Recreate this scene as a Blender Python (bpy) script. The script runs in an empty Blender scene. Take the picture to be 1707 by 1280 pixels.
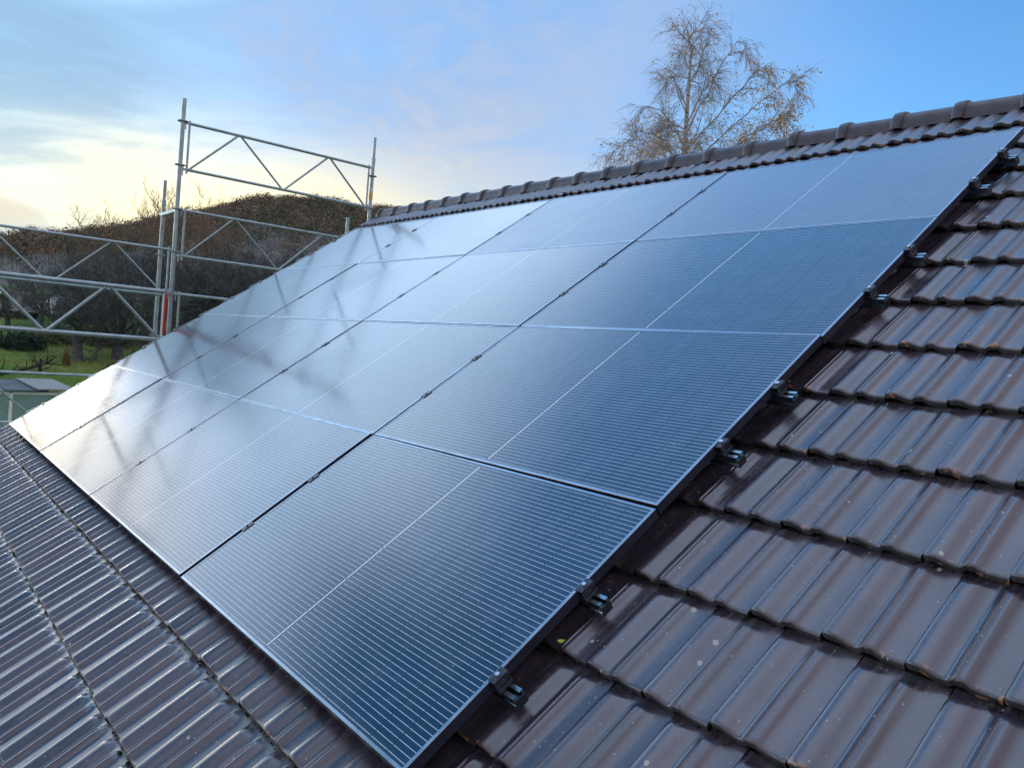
import bpy, math, random
import numpy as np
from math import radians, sin, cos, pi
from mathutils import Vector, Matrix

# ------------------------------------------------------------------ camera, sky, sun, exposure
sc = bpy.context.scene
COL = sc.collection
cam = bpy.data.cameras.new("camera")
cam.sensor_fit = 'HORIZONTAL'
cam.sensor_width = 36.0
cam.lens = 27.742
cam.clip_start = 0.05
cam.clip_end = 9000
cam_o = bpy.data.objects.new("camera", cam)
COL.objects.link(cam_o)
CAM = Vector((8.71382, -1.03491, 1.02773))
RX = Vector((0.62705657, 0.7744705, 0.08363905))
RY = Vector((-0.0795514, -0.04314254, 0.99589673))
RZ = RX.cross(RY)
cam_o.matrix_world = Matrix(((RX.x, RY.x, RZ.x, CAM.x), (RX.y, RY.y, RZ.y, CAM.y), (RX.z, RY.z, RZ.z, CAM.z), (0, 0, 0, 1)))
sc.camera = cam_o

SUN_AZ, SUN_EL = radians(178.0), radians(5.0)
SKY_TINT = (2.2, 3.5, 4.9)
SUN = Vector((cos(SUN_AZ) * cos(SUN_EL), sin(SUN_AZ) * cos(SUN_EL), sin(SUN_EL)))
sc.view_settings.view_transform = 'Standard'
sc.view_settings.look = 'None'
sc.view_settings.exposure = 0.0
sc.view_settings.gamma = 1.0


class NT:
    """small helper around a node tree"""
    def __init__(self, tree):
        self.t = tree

    def n(self, kind, **kw):
        nd = self.t.nodes.new(kind)
        for k, v in kw.items():
            setattr(nd, k, v)
        return nd

    def put(self, sock, v):
        if v is None:
            return
        if isinstance(v, bpy.types.NodeSocket):
            self.t.links.new(v, sock)
        elif isinstance(v, (tuple, list)) and sock.type == 'RGBA' and len(v) == 3:
            sock.default_value = (*v, 1)
        else:
            sock.default_value = v

    def math(self, op, a, b=None, c=None, clamp=False):
        nd = self.n('ShaderNodeMath', operation=op, use_clamp=clamp)
        for i, v in enumerate((a, b, c)):
            if v is not None:
                self.put(nd.inputs[i], v)
        return nd.outputs[0]

    def vmath(self, op, a, b=None):
        nd = self.n('ShaderNodeVectorMath', operation=op)
        self.put(nd.inputs[0], a)
        if b is not None:
            self.put(nd.inputs[1], b)
        return nd.outputs['Value'] if op in ('DOT_PRODUCT', 'LENGTH', 'DISTANCE') else nd.outputs[0]

    def mix(self, f, a, b, blend='MIX'):
        nd = self.n('ShaderNodeMix', data_type='RGBA', blend_type=blend)
        self.put(nd.inputs[0], f)
        self.put(nd.inputs[6], a)
        self.put(nd.inputs[7], b)
        return nd.outputs[2]

    def noise(self, vec, scale, detail=3, rough=0.5, lac=2.0, dist=0.0):
        nd = self.n('ShaderNodeTexNoise')
        self.put(nd.inputs['Vector'], vec)
        nd.inputs['Scale'].default_value = scale
        nd.inputs['Detail'].default_value = detail
        nd.inputs['Roughness'].default_value = rough
        nd.inputs['Lacunarity'].default_value = lac
        nd.inputs['Distortion'].default_value = dist
        return nd.outputs['Fac']

    def ramp(self, v, lo, hi, a=0.0, b=1.0, smooth=True):
        nd = self.n('ShaderNodeMapRange', interpolation_type='SMOOTHSTEP' if smooth else 'LINEAR')
        nd.clamp = True if not smooth else nd.clamp
        self.put(nd.inputs['Value'], v)
        nd.inputs['From Min'].default_value = lo
        nd.inputs['From Max'].default_value = hi
        nd.inputs['To Min'].default_value = a
        nd.inputs['To Max'].default_value = b
        return nd.outputs[0]

    def xyz(self, vec):
        nd = self.n('ShaderNodeSeparateXYZ')
        self.put(nd.inputs[0], vec)
        return nd.outputs

    def comb(self, x, y, z):
        nd = self.n('ShaderNodeCombineXYZ')
        for i, v in enumerate((x, y, z)):
            self.put(nd.inputs[i], v)
        return nd.outputs[0]

    def bump(self, h, strength, dist):
        nd = self.n('ShaderNodeBump')
        nd.inputs['Strength'].default_value = strength
        nd.inputs['Distance'].default_value = dist
        self.put(nd.inputs['Height'], h)
        return nd.outputs[0]


world = bpy.data.worlds.new("World")
sc.world = world
world.use_nodes = True
W = NT(world.node_tree)
bg = world.node_tree.nodes["Background"]
sky = W.n('ShaderNodeTexSky', sky_type='NISHITA')
sky.sun_disc = False
sky.sun_elevation = SUN_EL
sky.sun_rotation = pi / 2 - SUN_AZ
sky.altitude = 300
sky.air_density = 1.0
sky.dust_density = 0.6
sky.ozone_density = 2.0
wd = W.n('ShaderNodeTexCoord').outputs['Generated']
wx, wy, wz = W.xyz(wd)
wup = W.math('MAXIMUM', wz, 0.0)
REF = radians(165.0)
we = W.math('ARCSINE', wup)                                     # elevation, radians
wa = W.math('ARCTAN2', W.vmath('DOT_PRODUCT', wd, (-sin(REF), cos(REF), 0.0)), W.vmath('DOT_PRODUCT', wd, (cos(REF), sin(REF), 0.0)))
# clouds lie on a flat sheet overhead: direction divided by height
den = W.math('ADD', wup, 0.14)
cp = W.comb(W.math('DIVIDE', wx, den), W.math('DIVIDE', wy, den), 0.0)
c1 = W.noise(W.vmath('ADD', cp, (3.3, 8.7, 0.0)), 0.55, 6, 0.55, 2.1, 0.5)
c2 = W.noise(W.vmath('ADD', cp, (7.3, 2.1, 0.0)), 1.5, 6, 0.6, 2.1, 0.9)
cc = W.math('ADD', W.math('MULTIPLY', c1, 0.6), W.math('MULTIPLY', c2, 0.4))
wsp = W.math('SUBTRACT', c2, 0.5)
aw = W.math('ADD', wa, W.math('MULTIPLY', wsp, 0.22))
ew = W.math('ADD', we, W.math('MULTIPLY', wsp, 0.07))


def blob(a0, sa, e0, se):
    p = W.math('DIVIDE', W.math('SUBTRACT', aw, a0), sa)
    q = W.math('DIVIDE', W.math('SUBTRACT', ew, e0), se)
    return W.math('EXPONENT', W.math('MULTIPLY', W.math('ADD', W.math('MULTIPLY', p, p), W.math('MULTIPLY', q, q)), -1.0))


SKY_STRENGTH = 0.1
R = lambda *c: tuple(x / SKY_STRENGTH for x in c)                # radiance wanted -> colour at that strength
blue = W.mix(1.0, sky.outputs[0], SKY_TINT, 'MULTIPLY')
veil = W.math('MULTIPLY', W.ramp(wa, -0.98, -0.30, 0.0, 0.80), W.ramp(wa, -0.06, 0.10, 1.0, 1.22))
veil = W.math('MULTIPLY', veil, W.ramp(cc, 0.30, 0.62, 0.72, 1.12))
col = W.mix(W.math('MINIMUM', veil, 0.97), blue, W.mix(W.ramp(wa, -0.10, 0.12), R(0.335, 0.505, 0.80), R(0.325, 0.545, 0.79)))
c3 = W.noise(W.vmath('ADD', cp, (1.3, 4.4, 0.0)), 3.4, 7, 0.62, 2.1, 1.6)
wisp = W.math('MULTIPLY', W.math('MULTIPLY', W.ramp(wa, -0.52, -0.28), W.ramp(wa, 0.03, -0.10)), W.ramp(c3, 0.42, 0.66))
streak = W.math('MULTIPLY', W.ramp(cc, 0.47, 0.62), W.math('MULTIPLY', W.ramp(wa, -0.80, -0.30, 0.10, 0.75), W.ramp(wa, 0.06, -0.08, 0.15, 1.0)))
streak = W.math('MINIMUM', W.math('ADD', streak, W.math('MULTIPLY', wisp, 0.42)), 0.92)
col = W.mix(streak, col, W.mix(W.ramp(we, 0.08, 0.36), R(0.72, 0.77, 0.82), R(0.50, 0.60, 0.80)))
# pale band low over the hills, brightest where the sun has gone down
band = W.math('MULTIPLY', W.ramp(ew, 0.09, 0.23, 1.0, 0.0), W.math('MULTIPLY', W.ramp(wa, -0.75, -0.12, 0.25, 0.80), W.ramp(wa, 0.02, 0.12, 1.0, 0.50)))
col = W.mix(band, col, R(0.66, 0.72, 0.72))
g1 = blob(-0.035, 0.165, 0.132, 0.072)
g2 = blob(-0.22, 0.17, 0.165, 0.060)
g3 = blob(0.175, 0.050, 0.118, 0.026)
col = W.mix(W.math('MULTIPLY', g2, 0.92), col, R(0.93, 0.88, 0.73))
col = W.mix(W.math('MULTIPLY', g1, 0.95), col, R(1.65, 1.46, 0.86))
col = W.mix(W.math('MULTIPLY', g3, 0.85), col, R(0.95, 0.86, 0.66))
# unseen cloud left and above, added bright to light the roof; bluer higher up
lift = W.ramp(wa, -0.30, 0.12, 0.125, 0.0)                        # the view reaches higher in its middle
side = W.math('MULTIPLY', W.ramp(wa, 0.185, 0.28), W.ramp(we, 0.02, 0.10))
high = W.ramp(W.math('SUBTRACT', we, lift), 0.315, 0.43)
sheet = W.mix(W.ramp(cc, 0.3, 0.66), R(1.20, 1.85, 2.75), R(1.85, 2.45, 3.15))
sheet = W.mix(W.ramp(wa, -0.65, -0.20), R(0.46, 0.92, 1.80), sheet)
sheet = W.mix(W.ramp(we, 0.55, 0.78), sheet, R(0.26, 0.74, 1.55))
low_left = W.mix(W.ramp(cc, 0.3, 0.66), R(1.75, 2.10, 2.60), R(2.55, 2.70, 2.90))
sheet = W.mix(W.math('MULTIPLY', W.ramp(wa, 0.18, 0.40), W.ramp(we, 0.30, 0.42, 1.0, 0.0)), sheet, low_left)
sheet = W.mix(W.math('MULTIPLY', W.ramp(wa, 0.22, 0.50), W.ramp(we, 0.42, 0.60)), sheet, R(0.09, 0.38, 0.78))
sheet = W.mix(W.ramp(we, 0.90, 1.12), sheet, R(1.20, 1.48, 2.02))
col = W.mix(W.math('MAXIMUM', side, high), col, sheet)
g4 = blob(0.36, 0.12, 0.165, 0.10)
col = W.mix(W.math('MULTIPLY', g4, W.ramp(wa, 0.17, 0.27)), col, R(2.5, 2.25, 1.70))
g5 = blob(0.52, 0.12, 0.28, 0.085)  # extra brightness out of view, added so the lower-left tiles shine
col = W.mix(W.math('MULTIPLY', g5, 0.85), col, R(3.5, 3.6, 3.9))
# behind the viewpoint: dim grey-lilac cloud
back = W.ramp(W.math('ABSOLUTE', wa), 1.00, 1.7)
col = W.mix(W.math('MULTIPLY', back, W.ramp(we, 1.50, 1.05)), col, W.mix(W.ramp(cc, 0.3, 0.68), R(0.52, 0.48, 0.62), R(0.90, 0.84, 1.0)))
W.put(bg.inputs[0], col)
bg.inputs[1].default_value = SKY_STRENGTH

sun = bpy.data.lights.new("sun", 'SUN')
sun.energy = 0.5
sun.angle = radians(10)
sun.color = (1.0, 0.86, 0.66)
sun_o = bpy.data.objects.new("sun", sun)
COL.objects.link(sun_o)
sun_o.rotation_euler = (-SUN).to_track_quat('-Z', 'Y').to_euler()

# ------------------------------------------------------------------ helpers
A35 = radians(35.0)
C35, S35 = cos(A35), sin(A35)


def roof_pt(x, y, h):
    """roof coordinates (along ridge, up the slope, off the slope) to world"""
    return Vector((x, y * C35 - h * S35, y * S35 + h * C35))


class MB:
    def __init__(self):
        self.v, self.f = [], []

    def add(self, vs, fs):
        o = len(self.v)
        self.v.extend([tuple(p) for p in vs])
        self.f.extend([tuple(i + o for i in q) for q in fs])

    def box(self, lo, hi, bev=0.0, mat=None):
        x0, y0, z0 = lo
        x1, y1, z1 = hi
        if bev <= 0:
            vs = [(x0, y0, z0), (x1, y0, z0), (x1, y1, z0), (x0, y1, z0), (x0, y0, z1), (x1, y0, z1), (x1, y1, z1), (x0, y1, z1)]
            fs = [(0, 3, 2, 1), (4, 5, 6, 7), (0, 1, 5, 4), (1, 2, 6, 5), (2, 3, 7, 6), (3, 0, 4, 7)]
        else:
            b = bev
            vs, idx = [], {}
            for sx in (0, 1):
                for sy in (0, 1):
                    for sz in (0, 1):
                        X, Y, Z = (x0, x1)[sx], (y0, y1)[sy], (z0, z1)[sz]
                        dx, dy, dz = (b, -b)[sx], (b, -b)[sy], (b, -b)[sz]
                        for a, p in enumerate(((X, Y + dy, Z + dz), (X + dx, Y, Z + dz), (X + dx, Y + dy, Z))):
                            idx[(sx, sy, sz, a)] = len(vs)
                            vs.append(p)
            I = lambda *k: idx[k]
            fs = []
            for s in (0, 1):
                q = [I(s, 0, 0, 0), I(s, 1, 0, 0), I(s, 1, 1, 0), I(s, 0, 1, 0)]
                fs.append(q if s else q[::-1])
                q = [I(0, s, 0, 1), I(1, s, 0, 1), I(1, s, 1, 1), I(0, s, 1, 1)]
                fs.append(q[::-1] if s else q)
                q = [I(0, 0, s, 2), I(1, 0, s, 2), I(1, 1, s, 2), I(0, 1, s, 2)]
                fs.append(q if s else q[::-1])
            for s in (0, 1):
                for t in (0, 1):
                    fs.append([I(s, t, 0, 0), I(s, t, 1, 0), I(s, t, 1, 1), I(s, t, 0, 1)])
                    fs.append([I(s, 0, t, 0), I(s, 1, t, 0), I(s, 1, t, 2), I(s, 0, t, 2)])
                    fs.append([I(0, s, t, 1), I(1, s, t, 1), I(1, s, t, 2), I(0, s, t, 2)])
            for sx in (0, 1):
                for sy in (0, 1):
                    for sz in (0, 1):
                        fs.append([I(sx, sy, sz, 0), I(sx, sy, sz, 1), I(sx, sy, sz, 2)])
        if mat is not None:
            vs = [mat @ Vector(p) for p in vs]
        self.add(vs, fs)

    def path(self, pts, radii, sides=6, caps=True):
        pts = [Vector(p) for p in pts]
        n = len(pts)
        o = len(self.v)
        ref = None
        for i in range(n):
            d = pts[min(i + 1, n - 1)] - pts[max(i - 1, 0)]
            if d.length < 1e-9:
                d = Vector((0, 0, 1))
            d.normalize()
            if ref is None:
                ref = d.orthogonal().normalized()
            a = ref - d * ref.dot(d)
            a = a.normalized() if a.length > 1e-6 else d.orthogonal().normalized()
            ref = a
            b = d.cross(a)
            r = radii[i]
            for k in range(sides):
                t = 2 * pi * k / sides
                self.v.append(tuple(pts[i] + (a * cos(t) + b * sin(t)) * r))
        for i in range(n - 1):
            for k in range(sides):
                k2 = (k + 1) % sides
                self.f.append((o + i * sides + k, o + i * sides + k2, o + (i + 1) * sides + k2, o + (i + 1) * sides + k))
        if caps and sides > 3:
            self.f.append(tuple(o + k for k in range(sides))[::-1])
            self.f.append(tuple(o + (n - 1) * sides + k for k in range(sides)))

    def tube(self, p0, p1, r0, r1=None, sides=12):
        self.path([p0, p1], [r0, r0 if r1 is None else r1], sides)

    def hollow(self, p0, p1, r, wall=0.0035, sides=14):
        """open pipe with a wall"""
        p0, p1 = Vector(p0), Vector(p1)
        d = (p1 - p0).normalized()
        a = d.orthogonal().normalized()
        b = d.cross(a)
        o = len(self.v)
        for (p, rr) in ((p0, r), (p1, r), (p1, r - wall), (p1 - d * 0.08, r - wall)):
            for k in range(sides):
                t = 2 * pi * k / sides
                self.v.append(tuple(p + (a * cos(t) + b * sin(t)) * rr))
        for i in range(3):
            for k in range(sides):
                k2 = (k + 1) % sides
                self.f.append((o + i * sides + k, o + i * sides + k2, o + (i + 1) * sides + k2, o + (i + 1) * sides + k))
        self.f.append(tuple(o + k for k in range(sides))[::-1])
        self.f.append(tuple(o + 3 * sides + k for k in range(sides)))

    def extrude(self, prof, p0, axis, u, w, closed=True):
        """profile points (a,b) -> p0 + a*u + b*w, swept along the vector axis"""
        p0, axis, u, w = Vector(p0), Vector(axis), Vector(u), Vector(w)
        n = len(prof)
        vs = [p0 + u * a + w * b for a, b in prof] + [p0 + u * a + w * b + axis for a, b in prof]
        fs = [(i, (i + 1) % n, n + (i + 1) % n, n + i) for i in range(n if closed else n - 1)]
        if closed:
            fs += [tuple(range(n))[::-1], tuple(range(n, 2 * n))]
        self.add(vs, fs)

    def mesh(self, name, smooth=None):
        me = bpy.data.meshes.new(name)
        me.from_pydata(self.v, [], self.f)
        me.update()
        if smooth is not None:
            me.shade_smooth()
            me.set_sharp_from_angle(angle=radians(smooth))
        return me

    def build(self, name, mat, parent=None, loc=None, smooth=None):
        return obj(name, self.mesh(name, smooth), mat, parent, loc)


def obj(name, me, mat, parent=None, loc=None):
    if mat is not None and not me.materials:
        me.materials.append(mat)
    o = bpy.data.objects.new(name, me)
    COL.objects.link(o)
    if parent is not None:
        o.parent = parent
    if loc is not None:
        o.location = loc
    return o


def tag(o, label=None, cat=None, group=None, kind=None):
    if label:
        o['label'] = label
    if cat:
        o['category'] = cat
    if group:
        o['group'] = group
    if kind:
        o['kind'] = kind
    return o


def empty(name, loc=(0, 0, 0), rot=(0, 0, 0)):
    o = bpy.data.objects.new(name, None)
    o.empty_display_size = 0.2
    COL.objects.link(o)
    o.location = loc
    o.rotation_euler = rot
    return o


def copy_tree(o, parent=None):
    c = o.copy()
    COL.objects.link(c)
    c.parent = parent
    for ch in list(o.children):
        copy_tree(ch, c)
    return c


def npmesh(name, verts, faces, smooth=None):
    """verts (n,3), faces (m,4) or (m,3) arrays -> mesh"""
    me = bpy.data.meshes.new(name)
    k = faces.shape[1]
    me.vertices.add(len(verts))
    me.vertices.foreach_set('co', np.ascontiguousarray(verts, dtype=np.float32).ravel())
    me.loops.add(faces.size)
    me.loops.foreach_set('vertex_index', np.ascontiguousarray(faces, dtype=np.int32).ravel())
    me.polygons.add(len(faces))
    me.polygons.foreach_set('loop_start', np.arange(0, faces.size, k, dtype=np.int32))
    me.update(calc_edges=True)
    me.validate()
    if smooth is not None:
        me.shade_smooth()
        me.set_sharp_from_angle(angle=radians(smooth))
    return me


def attr(me, name, vals):
    a = me.attributes.new(name, 'FLOAT', 'POINT')
    a.data.foreach_set('value', np.ascontiguousarray(vals, dtype=np.float32))


# ------------------------------------------------------------------ materials
def material(name):
    m = bpy.data.materials.new(name)
    m.use_nodes = True
    N = NT(m.node_tree)
    b = m.node_tree.nodes['Principled BSDF']
    return m, N, b


def simple(name, col, rough=0.5, metal=0.0, var=0.25, scale=6.0, bump=0.0, spec=None):
    m, N, b = material(name)
    co = N.n('ShaderNodeTexCoord').outputs['Object']
    nz = N.noise(co, scale, 5, 0.6)
    c = N.mix(N.ramp(nz, 0.3, 0.7), tuple(x * (1 - var) for x in col), tuple(min(1, x * (1 + var)) for x in col))
    N.put(b.inputs['Base Color'], c)
    b.inputs['Metallic'].default_value = metal
    N.put(b.inputs['Roughness'], N.ramp(N.noise(co, scale * 2.3, 4), 0.25, 0.75, max(0.02, rough - 0.08), min(1, rough + 0.1)))
    if spec is not None:
        b.inputs['Specular IOR Level'].default_value = spec
    if bump:
        N.put(b.inputs['Normal'], N.bump(N.noise(co, scale * 6, 4), bump, 0.01))
    return m


def mat_tile():
    m, N, b = material("roof_tile_clay")
    co = N.n('ShaderNodeTexCoord').outputs['Object']
    tint = N.n('ShaderNodeAttribute', attribute_name='tint').outputs['Fac']
    v = N.n('ShaderNodeAttribute', attribute_name='up').outputs['Fac']       # metres up from the nose
    hgt = N.n('ShaderNodeAttribute', attribute_name='roll').outputs['Fac']   # 0 in the pans, 1 on the rolls
    n1 = N.noise(co, 5.0, 5, 0.6)
    n2 = N.noise(co, 38.0, 5, 0.65)
    n3 = N.noise(co, 170.0, 3, 0.6)
    col = N.mix(tint, (0.026, 0.022, 0.033), (0.056, 0.042, 0.055))
    col = N.mix(N.ramp(n1, 0.35, 0.7, 0.0, 0.6), col, (0.026, 0.028, 0.040))
    col = N.mix(N.ramp(n2, 0.52, 0.8, 0.0, 0.45), col, (0.085, 0.068, 0.076))
    stv = N.n('ShaderNodeMapping')
    stv.inputs['Scale'].default_value = (60, 3.0, 1)
    N.put(stv.inputs[0], N.n('ShaderNodeAttribute', attribute_name='flat').outputs['Vector'])
    strk = N.noise(stv.outputs[0], 1.0, 4, 0.6)
    col = N.mix(N.ramp(strk, 0.52, 0.70, 0.0, 0.45), col, (0.125, 0.108, 0.115))
    # worn engobe along the rolls, a little redder
    worn = N.math('MULTIPLY', N.ramp(hgt, 0.55, 1.0), N.ramp(n2, 0.42, 0.62))
    col = N.mix(N.math('MULTIPLY', worn, 0.35), col, (0.085, 0.048, 0.050))
    # soot and moss that settles in a band just above the nose and below the tile above
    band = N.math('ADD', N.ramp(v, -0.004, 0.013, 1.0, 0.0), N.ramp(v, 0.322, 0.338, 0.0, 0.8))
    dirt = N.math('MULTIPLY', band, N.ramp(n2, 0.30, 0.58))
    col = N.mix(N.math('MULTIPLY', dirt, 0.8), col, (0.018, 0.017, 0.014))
    chip = N.math('MULTIPLY', N.ramp(v, 0.0, 0.02, 1.0, 0.0), N.ramp(N.noise(co, 26.0, 2), 0.64, 0.67))
    col = N.mix(chip, col, (0.30, 0.135, 0.075))
    # lichen spots: pale green discs of many sizes
    vor = N.n('ShaderNodeTexVoronoi', voronoi_dimensions='2D', feature='F1')
    N.put(vor.inputs['Vector'], co)
    vor.inputs['Scale'].default_value = 16.0
    vr = N.xyz(vor.outputs['Color'])
    rad = N.math('MULTIPLY', N.math('POWER', vr[1], 3.0), 0.13)
    wob = N.math('ADD', vor.outputs['Distance'], N.math('MULTIPLY', N.math('SUBTRACT', n3, 0.5), 0.10))
    spot = N.math('MULTIPLY', N.math('LESS_THAN', wob, rad), N.math('GREATER_THAN', vr[0], 0.86))
    col = N.mix(N.math('MULTIPLY', spot, 0.75), col, N.mix(vr[2], (0.36, 0.42, 0.30), (0.42, 0.42, 0.44)))
    vor2 = N.n('ShaderNodeTexVoronoi', voronoi_dimensions='2D', feature='F1')
    N.put(vor2.inputs['Vector'], co)
    vor2.inputs['Scale'].default_value = 55.0
    v2 = N.xyz(vor2.outputs['Color'])
    sp2 = N.math('MULTIPLY', N.math('LESS_THAN', vor2.outputs['Distance'], N.math('MULTIPLY', N.math('POWER', v2[1], 4.0), 0.13)), N.math('GREATER_THAN', v2[0], 0.58))
    col = N.mix(N.math('MULTIPLY', sp2, 0.7), col, (0.40, 0.42, 0.42))
    N.put(b.inputs['Base Color'], col)
    rg = N.math('ADD', N.ramp(n1, 0.3, 0.7, 0.14, 0.24), N.math('MULTIPLY', N.math('MAXIMUM', N.math('MAXIMUM', spot, sp2), dirt), 0.35))
    rg = N.math('ADD', rg, N.math('MULTIPLY', N.math('SUBTRACT', n2, 0.3), 0.20))
    rg = N.math('ADD', rg, N.ramp(strk, 0.48, 0.70, 0.0, 0.16))
    rg = N.math('ADD', rg, N.math('MULTIPLY', tint, 0.06))
    N.put(b.inputs['Roughness'], rg)
    b.inputs['IOR'].default_value = 1.8
    hsum = N.math('ADD', N.math('MULTIPLY', n2, 0.5), N.math('ADD', N.math('MULTIPLY', N.noise(co, 420.0, 2), 0.22), N.math('MULTIPLY', spot, 0.3)))
    N.put(b.inputs['Normal'], N.bump(hsum, 0.09, 0.003))
    return m


PW, PH = 1.769, 1.0405


def mat_cells(glass_name, sheen, dust_sheen_col):
    """dark mono cells with round ribbons, under textured solar glass"""
    m, N, b = material(glass_name)
    co = N.n('ShaderNodeTexCoord').outputs['Object']
    x, y, z = N.xyz(co)
    rnd = N.n('ShaderNodeObjectInfo').outputs['Random']
    pb = 0.01852
    ly = N.math('ABSOLUTE', N.math('SUBTRACT', N.math('FRACT', N.math('DIVIDE', N.math('SUBTRACT', y, 0.0200 - pb / 2), pb)), 0.5))
    line = N.ramp(ly, 0.040, 0.056, 1.0, 0.0, smooth=False)
    # half cells either side of the centre gap
    xa = N.math('SUBTRACT', N.math('ABSOLUTE', N.math('SUBTRACT', x, PW / 2)), 0.0075)
    px = 0.0866
    fx = N.math('FRACT', N.math('DIVIDE', xa, px))
    gap = N.math('LESS_THAN', fx, 0.045)
    inside = N.math('MULTIPLY', N.math('GREATER_THAN', xa, 0.0), N.math('LESS_THAN', xa, px * 10 - 0.001))
    iny = N.math('MULTIPLY', N.math('GREATER_THAN', y, 0.016), N.math('LESS_THAN', y, PH - 0.016))
    line = N.math('MULTIPLY', N.math('MULTIPLY', line, inside), iny)
    line = N.math('MULTIPLY', line, N.math('SUBTRACT', 1.0, gap))
    cen = N.math('MULTIPLY', N.math('LESS_THAN', N.math('ABSOLUTE', N.math('SUBTRACT', x, PW / 2)), 0.0026),
                 N.math('MULTIPLY', N.math('GREATER_THAN', y, 0.020), N.math('LESS_THAN', y, PH - 0.020)))
    seg = N.math('FRACT', N.math('DIVIDE', N.math('SUBTRACT', y, 0.016), 0.168))
    cen = N.math('MULTIPLY', cen, N.math('GREATER_THAN', seg, 0.02))
    n1 = N.noise(co, 2.0, 4, 0.6)
    ci = N.n('ShaderNodeTexWhiteNoise', noise_dimensions='3D')
    cellid = N.comb(N.math('FLOOR', N.math('DIVIDE', x, px)), N.math('FLOOR', N.math('DIVIDE', N.math('SUBTRACT', y, 0.016), 0.168)), N.math('MULTIPLY', rnd, 50.0))
    N.put(ci.inputs['Vector'], cellid)
    cell = N.mix(ci.outputs['Value'], (0.005, 0.018, 0.046), (0.007, 0.024, 0.058))
    back = (0.006, 0.012, 0.022)
    cell = N.mix(N.math('MULTIPLY', gap, 0.6), cell, back)
    cell = N.mix(N.math('MULTIPLY', inside, iny), back, cell)
    col = N.mix(line, cell, (0.46, 0.53, 0.55))
    col = N.mix(cen, col, (0.76, 0.80, 0.78))
    # dust and dried drops on the glass
    n4 = N.noise(co, 9.0, 6, 0.65)
    dust_sheen = N.math('MULTIPLY', N.ramp(n4, 0.42, 0.8), 0.06)
    dust_sheen = N.math('ADD', dust_sheen, N.ramp(y, 0.0, 0.045, 0.05, 0.0))
    vor = N.n('ShaderNodeTexVoronoi', voronoi_dimensions='2D', feature='F1')
    N.put(vor.inputs['Vector'], co)
    vor.inputs['Scale'].default_value = 24.0
    vc = N.xyz(vor.outputs['Color'])
    drop = N.math('MULTIPLY', N.math('LESS_THAN', vor.outputs['Distance'], N.math('MULTIPLY', N.math('POWER', vc[1], 3.0), 0.08)), N.math('GREATER_THAN', vc[0], 0.86))
    dust_sheen = N.math('ADD', dust_sheen, N.math('MULTIPLY', drop, 0.35))
    if sheen:
        dust_sheen = N.math('ADD', dust_sheen, N.math('MULTIPLY', N.ramp(N.noise(co, 1.3, 3), 0.2, 0.8, 0.8, 1.15), sheen))  # pale sky reflection mixed into the colour
    col = N.mix(dust_sheen, col, dust_sheen_col)
    N.put(b.inputs['Base Color'], col)
    b.inputs['IOR'].default_value = 1.72
    N.put(b.inputs['Roughness'], N.math('ADD', N.ramp(n1, 0.2, 0.8, 0.105, 0.135), N.math('MULTIPLY', dust_sheen, 0.5)))
    return m


M_TILE = mat_tile()
M_CELL = mat_cells("solar_glass", 0.0, (0.32, 0.38, 0.46))
M_CELL_SHEEN = mat_cells("solar_glass_sheen", 0.27, (0.30, 0.40, 0.52))  # sky reflection painted as a paler colour on two top-row panels
M_FRAME_LIT_TOP = simple("black_anodised_lit_top", (0.30, 0.34, 0.39), 0.30, 1.0, 0.10, 4)  # top faces of the black frame, sky highlight put into the colour
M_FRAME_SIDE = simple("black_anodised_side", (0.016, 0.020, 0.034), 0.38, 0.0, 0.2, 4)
M_RAIL = simple("mill_aluminium", (0.34, 0.45, 0.48), 0.26, 1.0, 0.15, 12)
M_BLACK = simple("black_clamp", (0.016, 0.02, 0.028), 0.32, 0.0, 0.2, 20)
M_STEEL = simple("stainless_bolt", (0.55, 0.58, 0.61), 0.32, 1.0, 0.1, 40)
M_GALV = simple("galvanised_tube", (0.34, 0.42, 0.42), 0.42, 0.75, 0.12, 9, 0.08)
M_GALV_DULL = simple("weathered_galvanised_tube", (0.31, 0.39, 0.39), 0.45, 0.7, 0.16, 7, 0.08)
M_RED = simple("red_paint", (0.50, 0.02, 0.02), 0.45, 0.0, 0.2, 12)
M_RUST = simple("pinkish_primer", (0.36, 0.20, 0.17), 0.6, 0.0, 0.25, 20)
M_YEL = simple("yellow_band", (0.62, 0.46, 0.06), 0.5, 0.0, 0.15, 20)
M_WHITE = simple("white_paint", (0.72, 0.74, 0.74), 0.45, 0.0, 0.08, 8)
M_PLASTER = simple("cream_render", (0.62, 0.58, 0.50), 0.85, 0.0, 0.08, 3, 0.2)
M_UNDER = simple("roof_underlay", (0.03, 0.03, 0.032), 0.9, 0.0, 0.2, 3)
M_BARK = simple("dark_bark", (0.078, 0.090, 0.086), 0.9, 0.0, 0.4, 5, 0.5)
M_BARK_DARK = simple("wet_dark_bark", (0.022, 0.020, 0.018), 0.9, 0.0, 0.4, 5, 0.5)
M_BARK_BROWN = simple("brown_bark", (0.20, 0.15, 0.105), 0.9, 0.0, 0.35, 5, 0.5)
M_LEAF_GREEN = simple("yellow_green_leaf", (0.42, 0.62, 0.10), 0.5, 0.0, 0.15, 30)

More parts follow.
